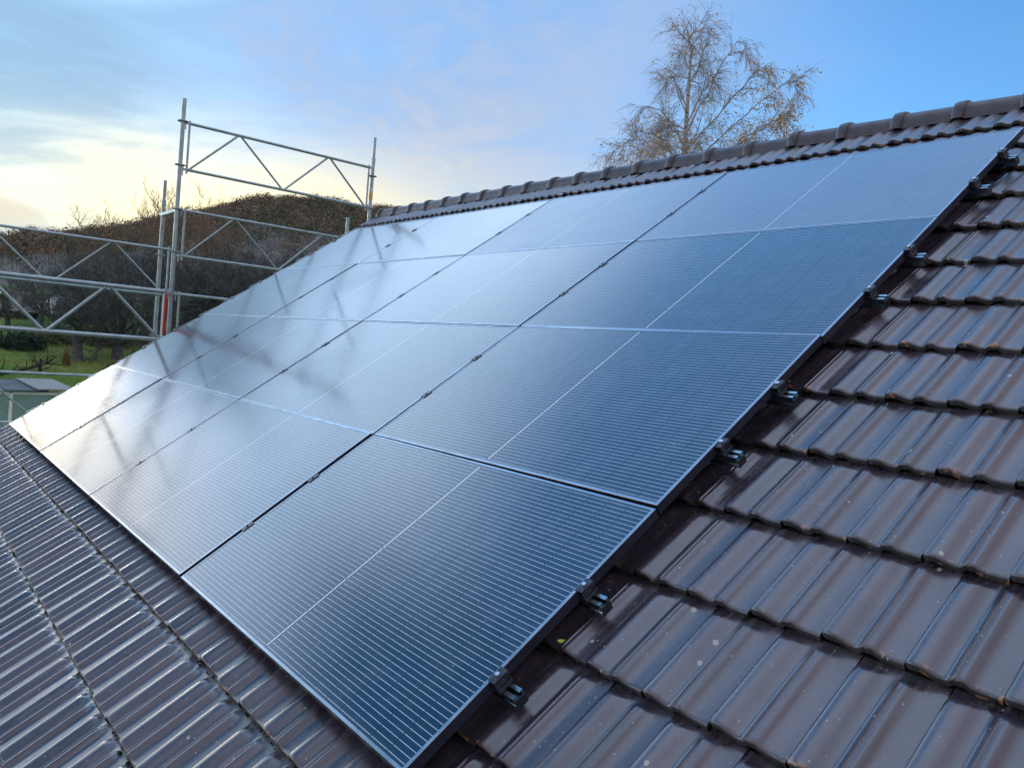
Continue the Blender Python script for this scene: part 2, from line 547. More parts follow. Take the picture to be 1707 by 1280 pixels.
# ------------------------------------------------------------------ the land: meadow rising to a wooded hill
SKY_AZ = [-180, 100, 140, 151, 153.5, 155.2, 157.2, 159.2, 160.7, 162.9, 164.4, 165.8, 167.9, 170.2, 172.4, 174.3, 178, 186, 200, 260]
SKY_T = [0.03, 0.05, 0.15, 0.1713, 0.1698, 0.1712, 0.1710, 0.1640, 0.1575, 0.1410, 0.1335, 0.1270, 0.1085, 0.0990, 0.0905, 0.0825, 0.078, 0.070, 0.05, 0.03]
CX, CY, CZ = CAM
R_EDGE, R_TOP = 96.0, 1050.0


def ground_z(X, Y):
    w = np.maximum(0.0, -np.asarray(X, float) - 0.8)
    z = -4.2 + 0.107 * np.minimum(w, 75) + 0.02 * np.maximum(0, w - 75)
    return z + 0.18 * np.sin(np.asarray(X) * 0.11 + 1.0) * np.sin(np.asarray(Y) * 0.09) * np.clip(w / 20, 0, 1)


def land_z(az, r):
    """az in degrees, r metres from the viewpoint"""
    a = np.where(az < -100, az + 360, az)
    T = np.interp(a, SKY_AZ, SKY_T) - 0.0190
    X, Y = CX + r * np.cos(np.radians(az)), CY + r * np.sin(np.radians(az))
    g0 = ground_z(X, Y)
    re = R_EDGE
    ge = ground_z(CX + re * np.cos(np.radians(az)), CY + re * np.sin(np.radians(az)))
    s = np.clip((r - re) / (R_TOP - re), 0, 1)
    top = CZ + T * R_TOP
    bumps = 3.0 * np.sin(r * 0.021 + az * 0.35) * np.sin(az * 0.7) * np.sin(pi * s)
    zh = ge + (top - ge) * (0.75 * s + 0.25 * np.sin(s * pi / 2)) + bumps
    zh = np.where(r > R_TOP, top - (r - R_TOP) * 0.06, zh)
    return np.where(r <= re, g0, zh)


def polar_sheet(name, azs, rs, mat):
    A, Rr = np.meshgrid(azs, rs, indexing='ij')
    X = CX + Rr * np.cos(np.radians(A))
    Y = CY + Rr * np.sin(np.radians(A))
    Z = land_z(A, Rr)
    na, nr = A.shape
    vs = np.stack([X, Y, Z], -1).reshape(-1, 3)
    i = np.arange(na)[:, None]
    j = np.arange(nr - 1)[None, :]
    i2 = (i + 1) % na
    q = np.stack([i * nr + j, i * nr + j + 1, i2 * nr + j + 1, i2 * nr + j], -1).reshape(-1, 4)
    me = npmesh(name, vs, q, 60)
    return tag(obj(name, me, mat), kind='structure')


def mat_meadow():
    m, N, b = material("meadow_grass")
    co = N.n('ShaderNodeTexCoord').outputs['Object']
    n1 = N.noise(co, 0.12, 5, 0.6)
    n2 = N.noise(co, 1.1, 6, 0.65)
    n3 = N.noise(co, 9.0, 4, 0.7)
    c = N.mix(N.ramp(n1, 0.40, 0.62), (0.085, 0.21, 0.034), (0.22, 0.27, 0.085))
    c = N.mix(N.ramp(n2, 0.4, 0.75, 0.0, 0.7), c, (0.060, 0.15, 0.028))
    c = N.mix(N.ramp(n3, 0.5, 0.8, 0.0, 0.5), c, (0.11, 0.13, 0.05))
    N.put(b.inputs['Base Color'], c)
    b.inputs['Roughness'].default_value = 0.9
    b.inputs['Specular IOR Level'].default_value = 0.15
    N.put(b.inputs['Normal'], N.bump(n3, 0.8, 0.12))
    return m


def mat_hill():
    m, N, b = material("leaf_litter_slope")
    co = N.n('ShaderNodeTexCoord').outputs['Object']
    c = N.mix(N.ramp(N.noise(co, 0.02, 6, 0.7), 0.35, 0.65), (0.045, 0.045, 0.034), (0.085, 0.064, 0.048))
    N.put(b.inputs['Base Color'], c)
    b.inputs['Roughness'].default_value = 0.95
    return m


M_MEADOW, M_HILL = mat_meadow(), mat_hill()
AZS = np.concatenate([np.arange(-170, 140, 5.0), np.arange(140, 189.9, 0.5)])
polar_sheet("ground", AZS, np.concatenate([[0.2, 3], np.geomspace(6, R_EDGE, 40)]), M_MEADOW)
polar_sheet("hill", AZS, np.concatenate([np.linspace(R_EDGE, R_TOP, 60), [1100, 1300, 2000, 3500]]), M_HILL)


def spot(az, r, dz=0.0):
    a = radians(az)
    X, Y = CX + r * cos(a), CY + r * sin(a)
    return Vector((X, Y, float(land_z(np.array(az), np.array(float(r)))) + dz))


def mat_attr_ramp(name, stops, rough=0.9):
    m, N, b = material(name)
    f = N.n('ShaderNodeAttribute', attribute_name='species').outputs['Fac']
    cr = N.n('ShaderNodeValToRGB')
    el = cr.color_ramp.elements
    while len(el) < len(stops):
        el.new(0.5)
    for e, (p, c) in zip(el, stops):
        e.position = p
        e.color = (*c, 1)
    N.put(cr.inputs[0], f)
    N.put(b.inputs['Base Color'], cr.outputs[0])
    b.inputs['Roughness'].default_value = rough
    b.inputs['Specular IOR Level'].default_value = 0.1
    return m


def hill_forest():
    rg = np.random.default_rng(11)
    n = 6700
    az = rg.uniform(143, 180, n)
    r = 104 + (R_TOP + 8 - 104) * rg.uniform(0.0, 1.0, n) ** 0.80
    X = CX + r * np.cos(np.radians(az))
    Y = CY + r * np.sin(np.radians(az))
    Z = land_z(az, r)
    Ht = rg.uniform(0.7, 1.25, n) * np.interp(r, [100, 240, 480, 1050], [1.8, 4.6, 8.0, 9.0])
    Wd = Ht * rg.uniform(0.44, 0.66, n)
    # patches of one kind of wood: field made of slow waves, warmer on the far slope
    patch = 0.5 + 0.28 * np.sin(az * 1.3 + r * 0.012) + 0.22 * np.sin(r * 0.03 - az * 0.8 + 2)
    far = np.clip((r - 350) / 450, 0, 1)
    sp = np.clip(0.15 + 0.45 * patch * far + 0.30 * far * np.clip((az - 163) / 8, -0.3, 1) + rg.normal(0, 0.20, n), 0, 1)
    K = 130
    d = rg.normal(size=(n, K, 3))
    d /= np.linalg.norm(d, axis=-1, keepdims=True)
    rad = rg.uniform(0.72, 1.0, (n, K, 1))
    lump = 1 + 0.25 * np.sin(d[..., :1] * 5 + rg.uniform(0, 6, (n, 1, 1))) * np.sin(d[..., 1:2] * 4)
    c = d * rad * lump
    c = c * np.stack([Wd, Wd, Ht * 0.42], -1)[:, None, :] + np.stack([X, Y, Z + Ht * 0.58], -1)[:, None, :]
    size = (Wd[:, None, None, None] * rg.uniform(0.06, 0.12, (n, K, 1, 1)))
    a = rg.normal(size=(n, K, 3, 3))
    a -= 0.85 * (a * d[:, :, None, :]).sum(-1, keepdims=True) * d[:, :, None, :]      # lie mostly along the crown's surface
    a = a * size
    V = (c[:, :, None, :] + a)
    # a trunk under each crown: two crossing slim triangles
    V = V.reshape(-1, 3)
    spv = np.repeat(sp, K * 3) + np.repeat(rg.normal(0, 0.05, n * K), 3)
    tr = []
    tb = np.stack([X, Y, Z - 0.5], -1)
    for ax in (np.array([1.0, 0, 0]), np.array([0, 1.0, 0])):
        wv = (Ht * 0.018)[:, None] * ax
        tr.append(np.stack([tb - wv, tb + wv, tb + np.stack([0 * Ht, 0 * Ht, Ht * 0.75], -1)], 1).reshape(-1, 3))
    V = np.concatenate([V] + tr)
    spv = np.concatenate([spv, np.zeros(n * 6)])
    F = np.arange(len(V)).reshape(-1, 3)
    me = npmesh("hill_woodland", V, F)
    attr(me, 'species', np.clip(spv, 0, 1))
    m = mat_attr_ramp("autumn_wood", [(0.0, (0.060, 0.080, 0.050)), (0.18, (0.12, 0.12, 0.070)), (0.38, (0.235, 0.165, 0.115)), (0.60, (0.30, 0.165, 0.125)), (0.82, (0.31, 0.215, 0.235)), (1.0, (0.42, 0.31, 0.20))])
    tag(obj("hill_woodland", me, m), "brown and dark green autumn wood covering the hill behind the scaffold", "forest", kind='stuff')


hill_forest()

# ------------------------------------------------------------------ trees
def wander_path(rng, p, d, L, n, wob, lift):
    pts = [Vector(p)]
    d = Vector(d).normalized()
    for i in range(n):
        d = (d + Vector((rng.gauss(0, wob), rng.gauss(0, wob), rng.gauss(0, wob) + lift))).normalized()
        pts.append(pts[-1] + d * (L / n))
    return pts, d


def side_dir(rng, d, ang):
    d = Vector(d).normalized()
    a = d.orthogonal().normalized()
    b = d.cross(a)
    t = rng.uniform(0, 2 * pi)
    return (d * cos(ang) + (a * cos(t) + b * sin(t)) * sin(ang)).normalized()


def twiggy_tree(seed, H, trunk_h, r0, nl=7, thick=1.0, upright=0.25, dens=1.0):
    """bare tree: trunk mesh and a twig-crown mesh, base at the origin"""
    rng = random.Random(seed)
    tk, cr = MB(), MB()
    pts, d = wander_path(rng, (0, 0, -0.3), (rng.uniform(-.08, .08), rng.uniform(-.08, .08), 1), trunk_h + 0.3, 4, 0.06, 0.05)
    tk.path(pts, [r0 * 1.5, r0 * 1.08, r0, r0 * 0.95, r0 * 0.9], 9)
    top = pts[-1]
    for i in range(nl):
        az = 2 * pi * (i + rng.uniform(-.3, .3)) / nl
        el = rng.uniform(0.35, 1.25)
        dr = Vector((cos(az) * cos(el), sin(az) * cos(el), sin(el)))
        L = H * rng.uniform(0.42, 0.62)
        start = pts[-1 - (i % 2)] if trunk_h > 1 else top
        lp, _ = wander_path(rng, start, dr, L, 7, 0.16, upright * 0.25)
        rl = min(0.12, r0 * rng.uniform(0.36, 0.5))
        cr.path(lp, [rl * (1 - 0.13 * k) for k in range(8)], 6)
        for j in range(int(9 * dens)):
            k = rng.randint(2, 7)
            base = lp[k - 1].lerp(lp[k], rng.random())
            sd = side_dir(rng, lp[k] - lp[k - 1], rng.uniform(0.5, 1.1))
            L2 = H * rng.uniform(0.16, 0.30)
            sp, _ = wander_path(rng, base, sd, L2, 4, 0.2, upright * 0.3)
            r2 = max(0.018 * thick, rl * 0.32)
            cr.path(sp, [r2, r2 * .8, r2 * .62, r2 * .46, r2 * .3], 4, False)
            for q in range(int(9 * dens)):
                k2 = rng.randint(1, 4)
                b2 = sp[k2 - 1].lerp(sp[k2], rng.random())
                td = side_dir(rng, sp[k2] - sp[k2 - 1], rng.uniform(0.4, 1.2))
                tp, _ = wander_path(rng, b2, td, H * rng.uniform(0.06, 0.14), 2, 0.25, upright * 0.4)
                r3 = 0.010 * thick
                cr.path(tp, [r3, r3 * .8, r3 * .5], 3, False)
                for w in range(4):
                    b3 = tp[rng.randint(0, 1)].lerp(tp[rng.randint(1, 2)], rng.random())
                    wd2 = side_dir(rng, tp[2] - tp[0], rng.uniform(0.3, 1.1))
                    e = b3 + wd2 * H * rng.uniform(0.03, 0.07) + Vector((0, 0, upright * 0.05 * H * rng.random()))
                    cr.path([b3, e], [0.007 * thick, 0.004 * thick], 3, False)
    return tk.mesh("trunk", 50), cr.mesh("crown", 60)


PROTO = [twiggy_tree(s, 7.0, th, 0.27, nl, 1.25, up, dn) for s, th, nl, up, dn in ((1, 1.5, 8, 0.3, 1.1), (2, 1.2, 9, 0.1, 1.15), (3, 1.8, 7, 0.5, 1.1))]
for tk, cr in PROTO:
    tk.materials.append(M_BARK)
    cr.materials.append(M_BARK)


TOP_AZ = [151, 155, 160, 165, 168, 169.8, 171, 174, 176]
TOP_T = [0.112, 0.118, 0.112, 0.098, 0.085, 0.074, 0.064, 0.045, 0.04]
PROTO_H = [max(v.co.z for v in cr.vertices) for tk, cr in PROTO]


def place_tree(kind, az, r, s, rot, label, group=None, name="bare_tree"):
    tk, cr = PROTO[kind]
    p = spot(az, r)
    sz = s * (CZ + np.interp(az, TOP_AZ, TOP_T) * r - p.z) / PROTO_H[kind]
    e = empty(name, p, (0, 0, rot))
    e.scale = (sz * 1.15, sz * 1.15, sz)
    obj("trunk", tk, None, e)
    obj("crown", cr, None, e)
    return tag(e, label, "tree", group)


place_tree(0, 169.7, 41.8, 1.0, 0.4, "dark orchard tree with a thick pale trunk standing in the open grass")
place_tree(1, 167.5, 43.0, 1.0, 2.0, "dark orchard tree with its trunk just beside the panel edge behind the posts")
place_tree(2, 173.6, 50.0, 0.9, 4.0, "smaller dark orchard tree at the far left behind the guardrails")
THICK = "dark bare tree in the thicket at the foot of the hill"
rngT = random.Random(5)
for i, (az, r) in enumerate([(171.9, 54), (168.6, 52), (166.2, 50), (165.2, 57), (164.3, 48), (163.1, 54),
                             (161.9, 49), (160.6, 56), (159.4, 51), (158.0, 57), (156.6, 53), (155.0, 59), (153.2, 57),
                             (174.6, 64), (170.6, 66), (167.3, 68), (162.6, 70), (157.4, 72), (151.4, 61), (172.8, 70), (168.9, 74), (165.8, 73), (160.1, 74), (154.6, 70)]):
    place_tree(i % 3, az, r, rngT.uniform(0.85, 1.08), rngT.uniform(0, 6.28), THICK, "dark bare trees in the thicket")

# three taller open trees whose twigs stand against the glow
TALL = [twiggy_tree(s, 9.0, 3.0, 0.20, 9, 1.15, 0.75, 0.85) for s in (21, 22, 23)]
for tk, cr in TALL:
    tk.materials.append(M_BARK_BROWN)
    cr.materials.append(M_BARK_BROWN)
for i, (az, r, s, lab) in enumerate([(165.3, 92, 1.26, "open bare tree rising above the hilltop behind the twin scaffold posts"),
                                     (162.5, 96, 1.40, "open bare tree rising above the hilltop behind the lower chord of the top guardrail"),
                                     (168.6, 96, 1.02, "low bare tree barely above the hilltop to the left of the scaffold posts")]):
    tk, cr = TALL[i]
    e = empty("bare_tree", spot(az, r), (0, 0, i * 1.3))
    e.scale = (s, s, s)
    obj("trunk", tk, None, e)
    obj("crown", cr, None, e)
    tag(e, lab, "tree", "bare trees against the glow")


def birch():
    rng = random.Random(77)
    az0, dist = 130.0, 24.0
    base = Vector((CX + dist * cos(radians(az0)), CY + dist * sin(radians(az0)), -4.2))
    vd = Vector((cos(radians(az0)), sin(radians(az0)), 0))
    rt = Vector((-vd.y, vd.x, 0)) * -1          # to the viewer's right

    def P(a, h, depth=0.0):
        return rt * a + vd * depth + Vector((0, 0, h))
    root = empty("birch_tree", base)
    tk, br, tw, lf = MB(), MB(), MB(), MB()
    trunk = [P(0, -0.3), P(0.0, 4), P(0.06, 8), P(0.0, 11.5), P(-0.06, 13.7), P(-0.07, 14.6), P(-0.22, 15.2), P(-0.46, 15.6)]
    tk.path(trunk, [0.19, 0.16, 0.12, 0.075, 0.045, 0.026, 0.016, 0.007], 10)

    def on_trunk(h):
        for a, b in zip(trunk, trunk[1:]):
            if a.z <= h <= b.z:
                return a.lerp(b, (h - a.z) / (b.z - a.z)), (b - a).normalized()
        return trunk[-1], Vector((0, 0, 1))
    limbs = []
    # leaders: (metres right of the trunk, metres up), each with its own depth
    shapes = [
        [(0, 12.3), (.37, 13.2), (.84, 14.1), (1.21, 15.0), (1.58, 15.6), (1.90, 15.5), (2.0, 15.1)],
        [(0, 11.7), (.65, 12.5), (1.3, 13.2), (1.95, 13.9), (2.42, 14.5), (2.7, 14.3), (2.8, 13.8)],
        [(.1, 11.1), (.93, 12.0), (1.86, 12.9), (2.7, 13.7), (3.35, 14.2), (3.81, 14.4), (3.9, 13.9)],
        [(.19, 10.8), (1.2, 11.7), (2.14, 12.5), (2.98, 13.0), (3.53, 13.4), (3.77, 13.0)],
        [(0, 12.0), (-.46, 12.7), (-.93, 13.1), (-1.4, 13.2), (-1.77, 13.0), (-2.05, 12.4)],
        [(-.05, 11.3), (-.65, 12.2), (-1.2, 12.5), (-1.77, 12.6), (-2.23, 12.2), (-2.46, 11.5)],
        [(-.05, 10.9), (-.65, 11.6), (-1.4, 12.0), (-1.95, 11.9), (-2.42, 11.5), (-2.6, 11.0)],
        [(0, 13.1), (-.37, 13.8), (-.6, 14.4), (-.84, 14.3), (-.93, 14.0)],
        [(0, 13.8), (.33, 14.7), (.46, 15.2), (.6, 15.3), (.7, 14.9)],
        [(0, 14.3), (-.23, 15.0), (-.37, 15.3), (-.51, 15.0)],
        [(0, 12.7), (.46, 13.8), (.6, 14.5), (.79, 14.7), (.93, 14.3)],
        [(.1, 10.6), (.93, 11.3), (1.77, 11.8), (2.5, 12.3), (3.07, 12.5), (3.35, 12.1)],
        [(-.09, 10.6), (-.84, 11.2), (-1.5, 11.5), (-2.05, 11.3), (-2.33, 10.9)]]
    deps = [.5, -.8, .6, 1.4, -.6, .9, -1.5, .5, -.5, .3, 1.2, -1.6, 1.6]
    for shp, dp in zip(shapes, deps):
        n_ = len(shp)
        limbs.append(([P(a * 0.80 - 0.05, 10.6 + (h - 10.6) * 0.885, dp * 0.8 * i / (n_ - 1)) for i, (a, h) in enumerate(shp)], 0.027))
    for i in range(26):
        h = rng.uniform(10.2, 15.2)
        p, d = on_trunk(h)
        t = rng.uniform(0, 2 * pi)
        el = rng.uniform(0.4, 1.0)
        dr = Vector((cos(t) * cos(el), sin(t) * cos(el), sin(el)))
        L = (16.6 - h) * rng.uniform(0.26, 0.42) + 0.25
        pts, _ = wander_path(rng, p, dr, L, 5, 0.16, -0.06)
        limbs.append((pts, 0.024))

    def leaf(p, s):
        u = Vector((rng.gauss(0, 1), rng.gauss(0, 1), rng.gauss(0, 1))).normalized()
        v = u.orthogonal().normalized()
        lf.add([p, p + u * s * .5 + v * s * .35, p + u * s, p + u * s * .5 - v * s * .35], [(0, 1, 2, 3)])

    def droop(p, d, L, r, n):
        pts = [Vector(p)]
        d = Vector(d).normalized()
        for i in range(n):
            d = (d + Vector((rng.gauss(0, .10), rng.gauss(0, .10), -0.30))).normalized()
            pts.append(pts[-1] + d * (L / n))
        tw.path(pts, [r * (1 - 0.75 * k / n) for k in range(n + 1)], 3, False)
        return pts
    for pts, r in limbs:
        n = len(pts)
        # refine the limb with small bends
        fine = []
        for a, b in zip(pts, pts[1:]):
            L = (b - a).length
            for k in range(3):
                fine.append(a.lerp(b, k / 3) + Vector((rng.gauss(0, .03), rng.gauss(0, .03), rng.gauss(0, .03))) * L * (k > 0))
        fine.append(pts[-1])
        m = len(fine)
        br.path(fine, [max(0.006, r * (1 - 0.88 * k / (m - 1))) for k in range(m)], 5)
        total = sum((b - a).length for a, b in zip(fine, fine[1:]))
        for j in range(int(total * 11.5)):
            f = rng.uniform(0.16, 1.0) * (m - 1)
            k = min(m - 2, int(f))
            p = fine[k].lerp(fine[k + 1], f - k)
            d = side_dir(rng, fine[k + 1] - fine[k], rng.uniform(0.4, 1.0))
            L2 = rng.uniform(0.25, 0.68)
            sp, ed = wander_path(rng, p, d, L2, 4, 0.14, 0.03)
            r2 = max(0.0066, r * 0.2)
            br.path(sp, [r2, r2 * .85, r2 * .7, r2 * .55, r2 * .4], 3, False)
            right = (p - Vector((0, 0, 0))).dot(rt)
            leafy = 0.025 + 0.36 * max(0, min(1, (right - 0.5) / 1.6)) * max(0, min(1, (14.6 - p.z) / 1.5)) + 0.07 * max(0, min(1, (12.6 - p.z) / 1.2))
            for q in range(rng.randint(4, 7)):
                k2 = rng.randint(0, 3)
                b2 = sp[k2].lerp(sp[k2 + 1], rng.random())
                dd = side_dir(rng, sp[k2 + 1] - sp[k2], rng.uniform(0.2, 0.9))
                tp = droop(b2, dd, rng.uniform(0.25, 0.68), 0.0048, 4)
                if rng.random() < 0.5:
                    droop(tp[2], side_dir(rng, tp[3] - tp[2], 0.5), rng.uniform(0.15, 0.38), 0.0042, 3)
                for t3 in tp[1:]:
                    if rng.random() < leafy:
                        for _ in range(rng.randint(1, 2)):
                            leaf(t3 + Vector((rng.gauss(0, .04), rng.gauss(0, .04), rng.gauss(0, .04))), rng.uniform(0.04, 0.085))
    m, N, b = material("birch_bark")
    co = N.n('ShaderNodeTexCoord').outputs['Object']
    st = N.n('ShaderNodeMapping')
    st.inputs['Scale'].default_value = (3, 3, 14)
    N.put(st.inputs[0], co)
    N.put(b.inputs['Base Color'], N.mix(N.ramp(N.noise(st.outputs[0], 1.0, 4), 0.52, 0.64), (0.40, 0.37, 0.33), (0.06, 0.05, 0.045)))
    b.inputs['Roughness'].default_value = 0.8
    ob = simple("birch_twig", (0.36, 0.31, 0.28), 0.8, 0, 0.3, 3)
    ol = simple("birch_leaf", (0.72, 0.42, 0.10), 0.6, 0, 0.45, 1.2)
    t = tk.build("trunk", m, root, smooth=50)
    cr = br.build("crown", ob, root, smooth=50)
    tw.build("twigs", ob, cr)
    lf.build("leaves", ol, cr)
    tag(root, "tall thin birch with drooping twigs and a few orange leaves standing behind the ridge", "tree")


birch()


def bush(name, az, r, w, h, seed, cols, label, n=2600, leaf=0.05):
    rng = np.random.default_rng(seed)
    d = rng.normal(size=(n, 3))
    d /= np.linalg.norm(d, axis=1, keepdims=True)
    d[:, 2] = np.abs(d[:, 2])
    lump = 0.75 + 0.25 * np.sin(d[:, :1] * 6 + seed) * np.cos(d[:, 1:2] * 5 + d[:, 2:] * 4)
    c = d * (rng.uniform(0.3, 1, (n, 1)) ** 0.5) * lump * np.array([w, w, h])
    V = (c[:, None, :] + rng.normal(0, leaf, (n, 3, 3))).reshape(-1, 3)
    me = npmesh("foliage", V, np.arange(len(V)).reshape(-1, 3))
    attr(me, 'species', np.repeat(rng.uniform(0, 1, n), 3))
    e = empty(name, spot(az, r))
    obj("foliage", me, mat_attr_ramp("leaf_mix", [(0.0, cols[0]), (0.5, cols[1]), (1.0, cols[2])], 0.8), e)
    st = MB()
    rr = random.Random(seed)
    for i in range(9):
        t = rr.uniform(0, 6.28)
        st.path([(0, 0, -.1), (cos(t) * w * .3, sin(t) * w * .3, h * .45), (cos(t) * w * .6, sin(t) * w * .6, h * .85)], [.02, .014, .006], 4)
    st.build("stem", M_BARK_BROWN, e)
    return tag(e, label, "bush")


bush("bush", 172.9, 44, 1.5, 1.15, 4, ((0.020, 0.045, 0.035), (0.030, 0.065, 0.045), (0.05, 0.085, 0.06)), "rounded blue-green bush in the grass left of the thick-trunked orchard tree")
bush("bush", 167.0, 39.5, 0.9, 0.75, 6, ((0.06, 0.085, 0.03), (0.10, 0.13, 0.045), (0.17, 0.18, 0.08)), "pale yellow-green bush beside the panel edge below the scaffold posts")
bush("bush", 168.2, 47.5, 1.3, 1.3, 7, ((0.05, 0.075, 0.03), (0.08, 0.11, 0.04), (0.13, 0.15, 0.07)), "light green bush between the two nearest orchard trunks")
bush("bush", 171.2, 47.0, 1.7, 0.7, 9, ((0.06, 0.075, 0.03), (0.10, 0.12, 0.045), (0.16, 0.16, 0.08)), "low sprawling yellow-green bush behind the pruned orchard stub")
bush("sapling", 170.35, 40.0, 0.22, 1.1, 8, ((0.10, 0.045, 0.02), (0.15, 0.065, 0.025), (0.20, 0.09, 0.03)), "thin rusty-leaved sapling standing in the grass beside the thick orchard trunk", 420, 0.03)

# a stubby pruned tree and the cut branch lying by it
rp = random.Random(9)
pt = empty("pruned_tree", spot(171.75, 37.5))
pt.scale = (.62, .62, .62)
mb = MB()
mb.path([(0, 0, -.2), (.02, 0, .35), (-.06, .02, .75), (-.03, .03, 1.05)], [.13, .10, .09, .06], 8)
mb.build("trunk", M_BARK_DARK, pt, smooth=50)
mb = MB()
for k in range(9):
    t = rp.uniform(0, 6.28)
    p, _ = wander_path(rp, (-.03, .02, rp.uniform(.3, 1.0)), (cos(t), sin(t), rp.uniform(-.1, .7)), rp.uniform(.8, 1.9), 5, .22, .02)
    mb.path(p, [.05, .042, .034, .026, .018, .008], 5)
    for q in range(7):
        b_ = p[rp.randint(2, 5)]
        w_, _ = wander_path(rp, b_, side_dir(rp, p[-1] - p[0], 0.8), rp.uniform(.3, .8), 3, .2, .06)
        mb.path(w_, [.014, .011, .008, .004], 3, False)
mb.build("crown", M_BARK_DARK, pt, smooth=50)
tag(pt, "stubby pruned fruit tree with crooked dark limbs in the meadow", "tree")
bo = empty("fallen_branch", spot(173.3, 36.2, 0.05))
mb = MB()
dirb = Vector((0.15, 1, 0.02)).normalized()
p, _ = wander_path(rp, dirb * -1.6, dirb, 3.4, 8, .10, 0)
mb.path(p, [.09, .085, .08, .07, .06, .05, .04, .03, .015], 6)
for q in range(14):
    b_ = p[rp.randint(1, 7)]
    w_, _ = wander_path(rp, b_, side_dir(rp, dirb, .9), rp.uniform(.4, 1.0), 3, .2, .1)
    mb.path(w_, [.03, .022, .014, .006], 4, False)
mb.build("limb", M_BARK_DARK, bo, smooth=50)
tag(bo, "cut dark branch lying on the grass at the left edge", "branch")

# pale low polytunnel that glints between the dark trees
pg = spot(172.0, 60)
mb = MB()
n = 12
for k in range(2):
    arc = [(cos(pi * i / n) * 1.5, sin(pi * i / n) * 1.25) for i in range(n + 1)]
    off = Vector((0, -1.6 + k * 3.3, 0))
    mb.extrude(arc, off - Vector((4, 0, 0)), (8, 0, 0), (0, 1, 0), (0, 0, 1))
po = mb.build("polytunnel", simple("greyed_film", (0.45, 0.48, 0.47), 0.6), None, pg, smooth=40)
tag(po, "pale low shelter glinting white between the dark orchard trees", "shelter")


def grass():
    rg = np.random.default_rng(3)
    n = 42000
    az = rg.uniform(165.5, 175.5, n)
    r = 17 + 36 * rg.uniform(0, 1, n) ** 0.9
    X = CX + r * np.cos(np.radians(az))
    Y = CY + r * np.sin(np.radians(az))
    Z = ground_z(X, Y)
    tuft = 0.5 + 0.5 * np.sin(X * 0.9 + 2 * np.sin(Y * 0.7)) * np.sin(Y * 1.1)
    h = rg.uniform(0.05, 0.16, n) * (0.6 + 0.9 * tuft)
    t = rg.uniform(0, 2 * np.pi, n)
    w = np.stack([np.cos(t), np.sin(t), 0 * t], -1) * rg.uniform(0.008, 0.02, n)[:, None]
    b = np.stack([X, Y, Z - 0.01], -1)
    tip = b + np.stack([rg.normal(0, .04, n), rg.normal(0, .04, n), h], -1)
    V = np.stack([b - w, b + w, tip], 1).reshape(-1, 3)
    me = npmesh("grass", V, np.arange(len(V)).reshape(-1, 3))
    attr(me, 'species', np.repeat(np.clip(0.45 * tuft + 0.35 * np.clip((r - 33) / 6, 0, 1) + rg.normal(0.12, .2, n), 0, 1), 3))
    m = mat_attr_ramp("grass_blades", [(0.0, (0.07, 0.18, 0.03)), (0.5, (0.15, 0.27, 0.05)), (1.0, (0.31, 0.34, 0.12))], 0.8)
    tag(obj("grass", me, m), "short green meadow grass below the orchard trees", "grass", kind='stuff')


grass()


